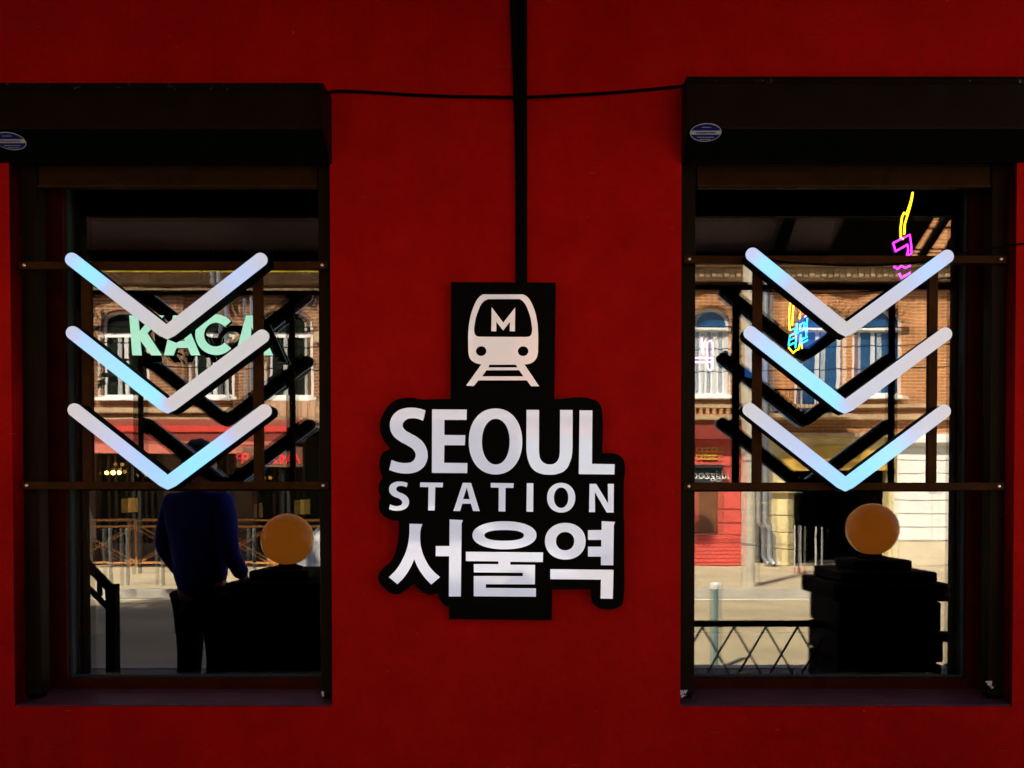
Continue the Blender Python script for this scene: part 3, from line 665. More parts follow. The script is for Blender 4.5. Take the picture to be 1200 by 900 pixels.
# ================================================================== NEON INSIDE THE RIGHT-HAND ROOM
def neon(name, strokes, y0, x0, k, col, strength, lab, plate=None, r=0.006):
    def on(px, py):
        d = ray(px, py); t = (y0 - k * x0 - CAM_Y) / (d.y - k * d.x); return Vector((d.x * t, CAM_Y + d.y * t, CAM_Z + d.z * t))
    base = on(*strokes[0][0][0])
    t = thing(name, base, lab, 'neon sign', 'neon signs inside the room')
    for pts, ci in strokes:
        P = [on(*p) for p in pts]
        o = MB().tube(P, r, 6).build('neon_tube', col[ci], t); smooth(o)
    if plate:
        off = Vector((k, -1, 0)).normalized() * -0.03
        P = [on(*p) + off for p in plate]; Q = [p + off * 0.4 for p in P]
        m_ = MB(); n = len(P); m_.v = [tuple(p) for p in P + Q]
        m_.f = [tuple(range(n)), tuple(range(2 * n - 1, n - 1, -1))] + [(i, (i + 1) % n, n + (i + 1) % n, n + i) for i in range(n)]
        m_.build('back_plate', N_PLATE, t)
N_PLATE = emis('blue_light_panel', (0.01, 0.14, 0.60), 0.07)
N_C, N_Y, N_M, N_P, N_R = emis('neon_cyan', (0.03, 0.55, 1.0), 0.92), emis('neon_yellow', (1.0, 0.62, 0.015), 0.84), emis('neon_magenta', (0.85, 0.03, 0.9), 0.84), emis('neon_pink', (1.0, 0.28, 0.80), 0.8), emis('neon_red', (1.0, 0.05, 0.02), 0.67)
NC = {'c': N_C, 'y': N_Y, 'm': N_M, 'p': N_P, 'r': N_R}
def zz(pts, ox, oy, sc): return [(ox + a / sc, oy + b / sc) for a, b in pts]
A_ = (890, 320, 8.18)
st = [(zz([(298,548),(340,528),(336,578),(292,600),(284,648),(330,622)], *A_), 'c'), (zz([(284,695),(332,668)], *A_), 'c'), (zz([(284,650),(280,697)], *A_), 'c'),
      (zz([(360,482),(352,580),(345,718)], *A_), 'c'), (zz([(354,580),(374,570)], *A_), 'c'),
      (zz([(392,492),(430,470),(425,542),(388,560),(392,492)], *A_), 'c'), (zz([(458,432),(448,600)], *A_), 'c'), (zz([(430,492),(453,481)], *A_), 'c'), (zz([(428,532),(450,521)], *A_), 'c'),
      (zz([(396,588),(390,682),(462,642)], *A_), 'c'), (zz([(398,640),(458,610)], *A_), 'c'),
      (zz([(305,248),(290,330),(283,420),(290,548)], *A_), 'y'), (zz([(330,270),(320,380),(314,500)], *A_), 'y'),
      (zz([(278,712),(302,740),(325,765),(348,742),(356,736),(372,735),(386,680)], *A_), 'y'), (zz([(404,690),(408,725)], *A_), 'y'),
      (zz([(355,298),(378,330),(392,350),(418,345),(420,330)], *A_), 'y'), (zz([(392,360),(384,440)], *A_), 'y'),
      (zz([(380,330),(392,420),(430,372)], *A_), 'r'), (zz([(440,380),(466,400),(430,420)], *A_), 'p')]
neon('ramen_neon_sign', st, 1.10, 0.95, 0.55, NC, 1, 'small cyan neon word with a yellow bowl outline behind the window', plate=zz([(470,380),(690,570),(520,715),(420,690),(395,480)], *A_), r=0.0042)
B_ = (960, 200, 7.5)
st = [(zz([(822,190),(812,245),(795,300),(765,385),(745,368),(728,410),(716,500),(718,592),(738,600)], *B_), 'y'), (zz([(820,225),(800,310),(775,395),(752,470),(748,560)], *B_), 'y'),
      (zz([(650,635),(797,563),(808,650),(810,720)], *B_), 'm'), (zz([(650,635),(672,708),(775,650),(783,700),(765,762),(812,722)], *B_), 'm'),
      (zz([(655,845),(690,862),(720,838),(760,855),(800,835)], *B_), 'm'), (zz([(705,900),(720,945),(800,895)], *B_), 'm')]
neon('flame_neon_sign', st, 1.0, 1.6, 0.5, NC, 1, 'yellow flame neon above a magenta bent neon stroke', r=0.0047)
C_ = (800, 320, 7.5)
st = [(zz([(110,745),(268,745)], *C_), 'p'), (zz([(110,783),(262,783)], *C_), 'p'), (zz([(168,570),(168,700)], *C_), 'p'), (zz([(218,700),(215,800),(222,840),(240,855),(262,838),(266,745)], *C_), 'p'),
      (zz([(216,720),(216,612),(240,594),(266,612),(268,720)], *C_), 'p'), (zz([(180,720),(182,612),(200,600)], *C_), 'p')]
neon('pink_neon_sign', st, 1.3, 0.7, -0.2, NC, 1, 'pale pink outlined neon glyph by the edge of the window', plate=[(873, 398), (899, 424), (899, 446), (873, 440)], r=0.0040)

# ================================================================== TERRACE IN FRONT (seen mirrored)
M_RIB = mat('ribbed_metal_sheet', (0.52, 0.43, 0.36), 0.4, 0.2, var=0.2, scale=2)
cn = thing('terrace_canopy', (0, -0.02, 3.62), 'ribbed metal canopy sloping out over the terrace', 'canopy')
me = MB(); n = 960; xa, xb = -4.6, 1.62
for i in range(n + 1):
    x = xa + (xb - xa) * i / n; dz = 0.006 * (1 if (i // 2) % 2 else -1)
    for y, z in ((-0.02, 3.62), (-1.80, 2.955)): me.v.append((x, y, z + dz))
for i in range(n): me.f.append((2 * i, 2 * i + 2, 2 * i + 3, 2 * i + 1))
rs = me.build('ribbed_sheet', M_RIB, cn); sol = rs.modifiers.new('thick', 'SOLIDIFY'); sol.thickness = 0.004
MB().box(xa, xb, -1.83, -1.806, 2.885, 2.975).build('front_beam', M_MATTE, cn)
for x in (xa + 0.05,): MB().box(x - 0.05, x + 0.05, -1.82, -1.74, 0, 2.88).build('post', M_MATTE, cn)
MB().box(xa, xb, -0.06, -0.021, 3.44, 3.59).build('wall_plate', M_MATTE, cn)
MB().bar((xb + 0.255, -0.07, 3.60), (xb + 0.255, -1.86, 2.95), 0.50, 0.10, (0, 0, 1)).build('side_gutter', M_MATTE, cn)
for dx in (0.60, 0.74): MB().bar((xb + dx, -0.07, 3.60), (xb + dx, -1.9, 2.93), 0.035, 0.05, (0, 0, 1)).build('bracket_arm', M_MATTE, cn)
for x in (-3.0, -0.62, 1.3):
    MB().bar((x, -0.07, 3.56), (x, -1.80, 2.915), 0.05, 0.05, (0, 0, 1)).build('rafter', M_MATTE, cn)

M_STONE = mat('dark_pillar_stone', (0.007, 0.006, 0.0052), 0.8, var=0.5, scale=9, bump=0.8, bscale=25, spec=0.05)
def amber():
    m = bpy.data.materials.new('amber_globe_glass'); m.use_nodes = True; n = m.node_tree.nodes; l = m.node_tree.links
    n.remove(n['Principled BSDF']); o = n['Material Output']
    tr = n.new('ShaderNodeBsdfTranslucent'); tr.inputs[0].default_value = (0.98, 0.45, 0.07, 1)
    df = n.new('ShaderNodeBsdfDiffuse'); df.inputs[0].default_value = (0.80, 0.32, 0.03, 1)
    gl = n.new('ShaderNodeBsdfGlossy'); gl.inputs['Roughness'].default_value = 0.08
    m1 = n.new('ShaderNodeMixShader'); m1.inputs[0].default_value = 0.25; l.new(tr.outputs[0], m1.inputs[1]); l.new(df.outputs[0], m1.inputs[2])
    fr = n.new('ShaderNodeFresnel'); fr.inputs[0].default_value = 1.4
    m2 = n.new('ShaderNodeMixShader'); l.new(fr.outputs[0], m2.inputs[0]); l.new(m1.outputs[0], m2.inputs[1]); l.new(gl.outputs[0], m2.inputs[2])
    em = n.new('ShaderNodeEmission'); em.inputs[0].default_value = (1, 0.42, 0.05, 1); em.inputs[1].default_value = 0.035  # small glow added to brighten the globe, which is off by day
    aa = n.new('ShaderNodeAddShader'); l.new(m2.outputs[0], aa.inputs[0]); l.new(em.outputs[0], aa.inputs[1])
    l.new(aa.outputs[0], o.inputs['Surface']); return m
M_AMBER = amber()
DP = 1.55
def pillar(pxc, pyc, lab1, lab2):
    c = Rp(pxc, pyc, DP); r = 0.151
    zc = c.z; top = zc - r - 0.02
    t = thing('fence_pillar', (c.x, -DP, 0), lab1, 'pillar', 'dark pillars of the terrace fence')
    MB().box(c.x - 0.265, c.x + 0.265, -DP - 0.265, -DP + 0.265, 0, top - 0.221).build('core', M_STONE, t)
    nz_ = 5; hh_ = (top - 0.222) / nz_
    for k in range(nz_):
        sp = random.uniform(-0.08, 0.08)
        for xa_, xb_ in ((-0.285, sp - 0.004), (sp + 0.004, 0.285)):
            j_ = lambda: random.uniform(-0.006, 0.016)
            b_ = MB().box(c.x + xa_ - (j_() if xa_ < -0.2 else 0), c.x + xb_ + (j_() if xb_ > 0.2 else 0), -DP - 0.285 - j_(), -DP + 0.285 + j_(), k * hh_ + 0.004, (k + 1) * hh_ - 0.004)
            bevel(b_.build('stone_block', M_STONE, t), 0.012)
    bevel(MB().box(c.x - 0.33, c.x + 0.33, -DP - 0.33, -DP + 0.33, top - 0.219, top - 0.12).build('cap_slab', M_STONE, t), 0.02)
    bevel(MB().box(c.x - 0.27, c.x + 0.27, -DP - 0.27, -DP + 0.27, top - 0.119, top - 0.06).build('cap_slab', M_STONE, t), 0.015)
    bevel(MB().box(c.x - 0.17, c.x + 0.17, -DP - 0.17, -DP + 0.17, top - 0.059, top).build('cap_slab', M_STONE, t), 0.015)
    t2 = thing('globe_lamp', (c.x, -DP, top), lab2, 'lamp', 'amber globe lamps on the pillars')
    prof = [(r * math.sin(R(a)), zc - r * math.cos(R(a))) for a in range(18, 181, 9)]
    smooth(MB().lathe([(max(0.001, p), z) for p, z in prof], c.x, -DP, 36).build('globe', M_AMBER, t2), 60)
    MB().lathe([(0.09, top + 0.0005), (0.09, top + 0.012), (0.055, top + 0.02), (0.05, zc - r * math.cos(R(18)) - 0.0005)], c.x, -DP, 24).build('lamp_base', M_MATTE, t2)
    return c.x, top
lx, ltop = pillar(337, 632, 'dark stepped pillar beside the person in the blue jacket', 'amber globe lamp on the pillar beside the blue jacket')
rx, rtop = pillar(1022, 620, 'dark stepped pillar at the end of the lattice fence', 'amber globe lamp on the pillar ending the lattice fence')
# lattice fence panel
fx1 = rx - 0.295; fx0 = 0.42; fz1 = Rp(880, 731, DP).z; fz0 = 0.14
fe = thing('lattice_fence', ((fx0 + fx1) / 2, -DP, 0), 'black iron fence panel of crossed diagonal bars', 'fence')
MB().box(fx0, fx1, -DP - 0.02, -DP + 0.02, fz1 - 0.017, fz1 + 0.017).build('top_rail', M_MATTE, fe)
MB().box(fx0, fx1, -DP - 0.02, -DP + 0.02, fz0 - 0.017, fz0 + 0.017).build('bottom_rail', M_MATTE, fe)
for x in (fx0 - 0.025,): MB().box(x - 0.024, x + 0.024, -DP - 0.025, -DP + 0.025, 0, fz1 + 0.03).build('post', M_MATTE, fe)
pitch_, slope = 0.186, 0.58
hgt = fz1 - fz0 - 0.034
for sgn, yo in ((1, -0.006), (-1, 0.006)):
    for k in range(-6, 14):
        xt = fx0 + 0.02 + k * pitch_; xb_ = xt + sgn * hgt * slope
        ta, tb = 0.0, 1.0
        for lim, s in ((fx0, 1), (fx1, -1)):
            fa, fb = (xt - lim) * s, (xb_ - lim) * s
            if fa < 0 and fb < 0: ta = 2
            elif fa < 0: ta = max(ta, fa / (fa - fb))
            elif fb < 0: tb = min(tb, fa / (fa - fb))
        if tb - ta > 0.08:
            p = lambda q: (xt + (xb_ - xt) * q, -DP + yo, fz1 - 0.017 - hgt * q)
            MB().bar(p(ta), p(tb), 0.011, 0.009).build('diagonal_bar', M_MATTE, fe)
# short rail on the far side of the pillar
fr2 = thing('end_railing', (rx + 0.9, -DP, 0), 'two plain black rails running on from the fence pillar', 'railing')
for z in (0.86, 0.62): MB().box(rx + 0.296, rx + 1.5, -DP - 0.02, -DP + 0.02, z - 0.03, z + 0.03).build('rail', M_MATTE, fr2)
MB().box(rx + 1.5, rx + 1.56, -DP - 0.03, -DP + 0.03, 0, 0.95).build('post', M_MATTE, fr2)
# stair handrail at left
p0, p1, p2 = Rp(96, 655, 1.9), Rp(130, 690, 1.9), Rp(136, 700, 1.9)
hr = thing('stair_handrail', (p2.x, -1.9, 0), 'black flat stair handrail sloping down to a post', 'handrail')
MB().bar(p0, p1, 0.05, 0.03).build('top_rail', M_MATTE, hr)
MB().bar(p0 - Vector((0, 0, 0.14)), p1 - Vector((0, 0, 0.14)), 0.03, 0.02).build('lower_rail', M_MATTE, hr)
MB().box(p1.x - 0.02, p1.x + 0.04, -1.93, -1.87, 0, p1.z + 0.03).build('post', M_MATTE, hr)
MB().box(p0.x - 0.03, p0.x + 0.03, -1.93, -1.87, 0, p0.z + 0.02).build('post', M_MATTE, hr)
xm = (p0.x + p1.x) / 2 + 0.02
MB().box(xm - 0.012, xm + 0.012, -1.912, -1.888, (p0.z + p1.z) / 2 - 0.14, (p0.z + p1.z) / 2 - 0.03).build('baluster', M_MATTE, hr)
# grey-green bollard
bq = Rp(837, 690, 4.3)
bo = thing('bollard', (bq.x, -4.3, -0.12), 'grey green metal bollard standing in the road beyond the lattice fence', 'bollard')
MB().lathe([(0.040, -0.12), (0.040, bq.z)], bq.x, -4.3, 16).build('post', mat('bollard_paint', (0.13, 0.20, 0.19), 0.5), bo)
MB().lathe([(0.046, bq.z), (0.046, bq.z + 0.04), (0.03, bq.z + 0.06)], bq.x, -4.3, 16).build('cap', mat('bollard_band', (0.6, 0.62, 0.6), 0.5), bo)

# ------------------------------------------------------------------ person in the blue jacket
def skin_mesh(nodes, edges, radii, sub=2):
    me = bpy.data.meshes.new('sk'); me.from_pydata([tuple(p) for p in nodes], edges, []); me.update()
    o = bpy.data.objects.new('sk', me); C.objects.link(o)
    o.modifiers.new('s', 'SKIN'); sb = o.modifiers.new('d', 'SUBSURF'); sb.levels = sub; sb.render_levels = sub
    for i, r in enumerate(radii):
        sv = me.skin_vertices[0].data[i]; sv.radius = (r, r) if not isinstance(r, tuple) else r
    me.skin_vertices[0].data[0].use_root = True
    dg = bpy.context.evaluated_depsgraph_get(); dg.update()
    out = bpy.data.meshes.new_from_object(o.evaluated_get(dg))
    bpy.data.objects.remove(o); bpy.data.meshes.remove(me)
    for p in out.polygons: p.use_smooth = True
    return out
pc = Rp(236, 590, 1.75); PXc, PYc = pc.x, -1.75
M_SKIN = mat('skin', (0.42, 0.23, 0.16), 0.5, var=0.08)
M_HAIR = mat('dark_hair', (0.012, 0.009, 0.008), 0.55, var=0.4, scale=60, bump=0.3, bscale=160)
M_JACK = mat('royal_blue_jacket', (0.010, 0.024, 0.30), 0.7, var=0.35, scale=6, bump=0.8, bscale=9, spec=0.1)
M_TROU = mat('black_trousers', (0.003, 0.003, 0.0035), 0.8, spec=0.03, var=0.3, scale=8, bump=0.25, bscale=20)
M_SHOE = mat('black_shoes', (0.012, 0.011, 0.010), 0.4)
pe = thing('person', (PXc, PYc, 0), 'person in a royal blue jacket and black trousers standing on the terrace', 'person')
rot = Matrix.Rotation(R(22), 4, 'Z'); T = Matrix.Translation((PXc, PYc, 0)) @ rot
def Pt(*a): return T @ Vector(a)
# local frame: +x person's side, person faces -y (towards the street)
J = dict(pel=(0, 0, 0.95), sp=(0, 0.01, 1.12), ch=(0, 0.015, 1.32), nk=(0, 0.02, 1.47), n2=(0, 0.0, 1.53), hd=(0, -0.02, 1.64), ht=(0, -0.02, 1.72))
def limb(side):
    return dict(sh=(0.185 * side, 0.02, 1.42), el=(0.25 * side, 0.05, 1.14), wr=(0.24 * side, -0.10, 0.93), hd=(0.235 * side, -0.14, 0.85),
                hp=(0.10 * side, 0, 0.92), kn=(0.115 * side, -0.02, 0.50), an=(0.12 * side, 0.02, 0.09), to=(0.135 * side, -0.15, 0.035), he=(0.12 * side, 0.06, 0.04))
nodes, radii, edges = [], [], []
def nd(p, r, par=None):
    nodes.append(Pt(*p)); radii.append(r); i = len(nodes) - 1
    if par is not None: edges.append((par, i))
    return i
a0 = nd(J['pel'], 0.125); a1 = nd(J['sp'], 0.11, a0); a2 = nd(J['ch'], 0.125, a1); a3 = nd(J['nk'], 0.062, a2); a4 = nd(J['n2'], 0.052, a3); a5 = nd((0, -0.02, 1.60), 0.078, a4); a6 = nd((0, -0.015, 1.68), 0.086, a5); nd((0, -0.01, 1.75), 0.05, a6)
for sd_ in (-1, 1):
    L = limb(sd_)
    s1 = nd(L['sh'], 0.062, a2); s2 = nd(L['el'], 0.044, s1); s3 = nd(L['wr'], 0.029, s2); s4 = nd(L['hd'], 0.034, s3)
    for f, dx in enumerate((-0.026, -0.009, 0.009, 0.024)):
        f1 = nd((L['hd'][0] + dx, L['hd'][1] - 0.012, L['hd'][2] - 0.055), 0.0095, s4)
        f2 = nd((L['hd'][0] + dx, L['hd'][1] - 0.028 - 0.006 * (f % 2), L['hd'][2] - 0.085 - 0.006 * (f in (1, 2))), 0.008, f1)
    th = nd((L['hd'][0] - 0.04 * sd_, L['hd'][1] - 0.025, L['hd'][2] - 0.01), 0.0105, s4); nd((L['hd'][0] - 0.045 * sd_, L['hd'][1] - 0.04, L['hd'][2] - 0.04), 0.009, th)
    h1 = nd(L['hp'], 0.085, a0); h2 = nd(L['kn'], 0.055, h1); h3 = nd(L['an'], 0.036, h2); nd(L['to'], 0.03, h3)
body = link('body', skin_mesh(nodes, edges, radii), M_SKIN, pe)
# face: nose, ears, eyes, mouth
for nm, p, r, m_ in (('nose', (0, -0.108, 1.635), (0.013, 0.02, 0.022), M_SKIN), ('ear', (-0.085, 0.0, 1.635), (0.01, 0.022, 0.032), M_SKIN), ('ear', (0.085, 0.0, 1.635), (0.01, 0.022, 0.032), M_SKIN),
                     ('eye', (-0.032, -0.088, 1.66), (0.012, 0.009, 0.007), M_HAIR), ('eye', (0.032, -0.088, 1.66), (0.012, 0.009, 0.007), M_HAIR), ('mouth', (0, -0.094, 1.59), (0.024, 0.008, 0.006), mat('lips', (0.35, 0.12, 0.10), 0.5))):
    bm = bmesh.new(); bmesh.ops.create_icosphere(bm, subdivisions=2, radius=1); me = bpy.data.meshes.new('e')
    bm.transform(T @ Matrix.Translation(p) @ Matrix.Diagonal((*r, 1))); bm.to_mesh(me); bm.free(); smooth(link(nm, me, m_, body), 180)
bm = bmesh.new(); bmesh.ops.create_icosphere(bm, subdivisions=4, radius=1)
for v in bm.verts:
    v.co *= 1 + 0.05 * math.sin(v.co.x * 9 + v.co.z * 7) * math.cos(v.co.y * 8)
    if v.co.y < -0.25 and v.co.z < 0.35: v.co.y *= 0.35
bm.transform(T @ Matrix.Translation((0, 0.012, 1.675)) @ Matrix.Diagonal((0.102, 0.112, 0.118, 1))); me = bpy.data.meshes.new('h'); bm.to_mesh(me); bm.free()
smooth(link('hair', me, M_HAIR, pe), 180)
nodes, radii, edges = [], [], []
b0 = nd((0, 0.005, 0.80), (0.20, 0.15)); b1 = nd((0, 0.01, 1.10), (0.185, 0.135), b0); b2 = nd((0, 0.02, 1.33), (0.20, 0.14), b1); b3 = nd((0, 0.03, 1.455), (0.09, 0.085), b2); nd((0, 0.025, 1.515), (0.068, 0.068), b3)
for sd_ in (-1, 1):
    L = limb(sd_)
    s1 = nd((0.19 * sd_, 0.025, 1.40), 0.088, b2); s2 = nd((0.225 * sd_, 0.035, 1.28), 0.075, s1); s3 = nd(L['el'], 0.064, s2); nd((0.243 * sd_, -0.085, 0.95), 0.046, s3)
link('jacket', skin_mesh(nodes, edges, radii), M_JACK, pe)
nodes, radii, edges = [], [], []
b0 = nd((0, 0, 0.95), 0.16)
for sd_ in (-1, 1):
    L = limb(sd_); h1 = nd((0.105 * sd_, 0, 0.80), 0.105, b0); h2 = nd(L['kn'], 0.078, h1); h3 = nd((0.12 * sd_, 0.015, 0.13), 0.065, h2)
link('trousers', skin_mesh(nodes, edges, radii), M_TROU, pe)
for sd_ in (-1, 1):
    nodes, radii, edges = [], [], []; L = limb(sd_)
    q = nd((0.12 * sd_, 0.05, 0.046), 0.046); q1 = nd((0.125 * sd_, -0.05, 0.044), 0.046, q); nd((0.135 * sd_, -0.17, 0.036), 0.038, q1); nd((0.12 * sd_, 0.02, 0.10), 0.048, q)
    link('shoe', skin_mesh(nodes, edges, radii, 1), M_SHOE, pe)

# ================================================================== ACROSS THE STREET
DF = 15.8
def X(px): return Rp(px, 590, DF).x
def Z(py): return Rp(PX, py, DF).z
M_BR1 = brick_mat('brown_brick', (0.17, 0.058, 0.020), (0.30, 0.115, 0.042), (0.36, 0.24, 0.13))
M_BR2 = brick_mat('orange_brick', (0.36, 0.115, 0.030), (0.52, 0.20, 0.065), (0.50, 0.33, 0.17))
M_TRIM = mat('sandstone_trim', (0.40, 0.28, 0.16), 0.8, var=0.35, scale=3, bump=0.3, bscale=20)
M_WPAINT = mat('white_window_paint', (0.80, 0.80, 0.78), 0.5, var=0.05)
M_BGLASS = mat('far_window_glass', (0.010, 0.013, 0.010), 0.03, var=0.1, spec=0.35)
M_BLUEGL = mat('sky_tinted_glass', (0.012, 0.06, 0.16), 0.02, var=0.3, scale=2, spec=0.9)  # blue of the reflected sky is partly painted into the base colour
M_CURT = mat('white_curtain', (0.66, 0.66, 0.64), 0.9, var=0.12, scale=10)
M_DARK = mat('shop_dark', (0.01, 0.009, 0.008), 0.8)
M_RED = mat('red_shop_render', (0.56, 0.075, 0.055), 0.75, var=0.15, scale=1.5, bump=0.2, bscale=20)
M_DKRED = mat('dark_red_fascia', (0.20, 0.022, 0.012), 0.5, var=0.2)
M_AWN = mat('salmon_awning_cloth', (0.50, 0.13, 0.09), 0.8, var=0.12, scale=5)
M_YEL = mat('ochre_render', (0.52, 0.33, 0.06), 0.8, var=0.2, scale=1.4, bump=0.2, bscale=15)
M_PYEL = mat('pale_yellow_stone', (0.66, 0.55, 0.28), 0.8, var=0.22, scale=1.6, bump=0.3, bscale=12)
M_WRUST = mat('whitewashed_stone', (0.74, 0.73, 0.70), 0.8, var=0.1, scale=2, bump=0.2, bscale=15)
M_BEIGE = mat('beige_plinth_stone', (0.60, 0.52, 0.38), 0.8, var=0.18, scale=2, bump=0.2, bscale=15)
M_ZINC = mat('zinc_pipe', (0.5, 0.53, 0.56), 0.35, 0.85, var=0.2)
M_GAS = mat('yellow_gas_pipe', (0.75, 0.62, 0.03), 0.4)
M_PANEL = mat('tan_clad_panel', (0.45, 0.28, 0.16), 0.7, var=0.15, scale=3)
YF = -DF
def front(d0, d1): return (YF + d1, YF + d0)        # d metres proud of the far facade, towards us

def far_window(bld_, x0, x1, z0, zs, arched=True, mull=2, curtain=False, trz=None, sill=True, rise=None, fw=0.07, gm=None):
    """white casement set in an opening that already exists in the wall"""
    lp = arch(x0, x1, z0, zs, 14, rise) if arched else rect(x0, x1, z0, zs)
    cx, r = (x0 + x1) / 2, (x1 - x0) / 2
    li = arch(x0 + fw, x1 - fw, z0 + fw, zs, 14, (rise or r) - fw) if arched else rect(x0 + fw, x1 - fw, z0 + fw, zs - fw)
    wd = link('window', extr([lp, li], YF - 0.10, YF - 0.04, 1), M_WPAINT, bld_)
    tz = trz if trz else zs
    MB().box(x0 + fw, x1 - fw, YF - 0.10, YF - 0.03, tz - 0.05, tz + 0.05).build('transom', M_WPAINT, wd)
    for k in range(1, mull):
        x = x0 + (x1 - x0) * k / mull
        MB().box(x - 0.045, x + 0.045, YF - 0.098, YF - 0.036, z0 + fw, tz - 0.051).build('mullion', M_WPAINT, wd)
    link('pane', extr([li], YF - 0.085, YF - 0.078, 1), gm or M_BGLASS, wd)
    if curtain:
        cm = MB(); n = 26; xa, xb = x0 + fw, x1 - fw
        # drawn-back net curtains hung before the pane's dark room would not show: they hang close behind the casement line
        for i in range(n + 1):
            xx = xa + (xb - xa) * i / n; yy = YF - 0.066 + 0.008 * math.sin(i * 1.9)
            cm.v += [(xx, yy, z0 + fw), (xx, yy, tz - 0.06)]
        for i in range(n):
            if (i // 3) % 3 != 1: cm.f.append((2 * i, 2 * i + 2, 2 * i + 3, 2 * i + 1))
        cm.build('blind', M_CURT, wd)
    if sill: MB().box(x0 - 0.1, x1 + 0.1, YF - 0.04, YF + 0.16, z0 - 0.07, z0 - 0.002).build('sill', M_WPAINT, wd)
    return wd

# ---- brown brick house with the café terrace
H1 = 9.6
b1 = thing('brown_brick_house', (X(250), YF, 0), 'brown brick house with white windows over a shaded café front', 'building')
wins1 = []
wz0, wtr, wzs = Z(466), Z(392), Z(378)
for (a, b) in ((20, 68), (122, 176), (228, 276), (316, 368), (412, 460), (506, 554)):
    wins1.append((X(a), X(b)))
upper = [rect(X(-320), X(600), Z(498), H1)] + [arch(a, b, wz0, wzs, 14, 0.28) for a, b in wins1]
link('wall', extr(upper, YF - 0.35, YF, 1), M_BR1, b1)
for k, (a, b) in enumerate(wins1):
    far_window(b1, a, b, wz0, wzs, True, 2, False, wtr, True, 0.28)
    # brick hood over each head
    lo = arch(a - 0.16, b + 0.16, wzs - 0.1, wzs, 14, 0.46); li = arch(a, b, wzs - 0.1, wzs, 14, 0.28)
    link('arch_hood', extr([lo, li], *front(0.004, 0.09), 1), M_BR1, b1)
MB().box(X(-320), X(600), YF - 3.0, YF - 2.8, 0.0, Z(499)).build('shop_back_wall', M_DARK, b1)
MB().box(X(-320), X(600), YF - 2.79, YF - 0.36, Z(499) - 0.1, Z(499)).build('shop_ceiling', M_DARK, b1)
# ground-floor piers
for px in (-60, 100, 205, 288, 420, 520): MB().box(X(px) - 0.25, X(px) + 0.25, YF - 0.35, YF - 0.002, 0, Z(499)).build('pier', mat('dark_pier', (0.05, 0.03, 0.022), 0.7), b1)
for pa, pb in ((109, 196), (214, 279), (297, 409)):
    fr = MB().box(X(pa), X(pb), YF - 0.25, YF - 0.2, 0.0, 0.5).build('shop_front', mat('shop_timber', (0.045, 0.022, 0.012), 0.5), b1)
    MB().box(X(pa), X(pb), YF - 0.23, YF - 0.22, 0.501, Z(512)).build('pane', M_BGLASS, fr)
    n_ = 4
    for k in range(1, n_):
        xx = X(pa) + (X(pb) - X(pa)) * k / n_; MB().box(xx - 0.03, xx + 0.03, YF - 0.25, YF - 0.19, 0.501, Z(512)).build('glazing_bar', MATS['shop_timber'], fr)
# pilasters with capitals
for px in (98, 207, 294, 386, 482):
    x = X(px); MB().box(x - 0.22, x + 0.22, *front(0.001, 0.10), Z(484), Z(345)).build('pilaster', M_BR1, b1)
    MB().box(x - 0.28, x + 0.28, *front(0.001, 0.16), Z(402), Z(390)).build('capital', M_TRIM, b1)
for za, zb, d, m_ in ((Z(484), Z(478), 0.14, M_TRIM), (Z(495), Z(490), 0.18, M_TRIM), (Z(345), Z(340), 0.22, M_TRIM), (Z(334), Z(317), 0.10, M_TRIM), (Z(316.5), Z(306), 0.5, M_TRIM), (H1 - 0.3, H1 + 0.1, 0.6, M_TRIM)):
    MB().box(X(-320), X(600), *front(0.002, d), za, zb).build('cornice', m_, b1)
mk = MB(); xk = X(90)      # meander frieze
u = 0.085
while xk < X(380):
    for (ax, az, bx_, bz) in ((0, 0, 0, 3), (0, 3, 3, 3), (3, 3, 3, 1), (3, 1, 1.5, 1), (0, 0, 4, 0)):
        z_ = Z(334) + 0.03
        mk.box(xk + min(ax, bx_) * u - 0.01, xk + max(ax, bx_) * u + 0.01, YF + 0.101, YF + 0.13, z_ + min(az, bz) * u - 0.01, z_ + max(az, bz) * u + 0.01)
    xk += 4.4 * u
o = mk.build('meander_frieze', M_TRIM, b1); o['kind'] = 'stuff'
dn = MB()
k = X(-320)
while k < X(600): dn.box(k, k + 0.12, *front(0.10, 0.34), Z(322), Z(317)); k += 0.34
o = dn.build('dentils', M_TRIM, b1); o['kind'] = 'stuff'
smooth(MB().tube([(X(142), YF + 0.56, Z(325)), (X(420), YF + 0.56, Z(324.5))], 0.035, 8).build('gas_pipe', M_GAS, b1))
for px in (150, 260, 372): MB().box(X(px) - 0.02, X(px) + 0.02, YF + 0.11, YF + 0.56, Z(325) - 0.06, Z(325) - 0.036).build('pipe_bracket', M_ZINC, b1)
MB().box(X(311), X(380), *front(0.102, 0.16), Z(489.5), Z(470)).build('clad_panel', M_PANEL, b1)
for k in range(7): MB().box(X(311) + 0.17 * k + 0.02, X(311) + 0.17 * k + 0.16, *front(0.161, 0.18), Z(489), Z(471)).build('clad_board', M_PANEL, b1)
# drainpipes
for px in (271, 300): smooth(MB().tube([(X(px), YF + 0.62, 9), (X(px), YF + 0.62, Z(340)), (X(px), YF + 0.2, Z(350)), (X(px), YF + 0.2, Z(470))], 0.05, 8).build('drainpipe', M_ZINC, b1))
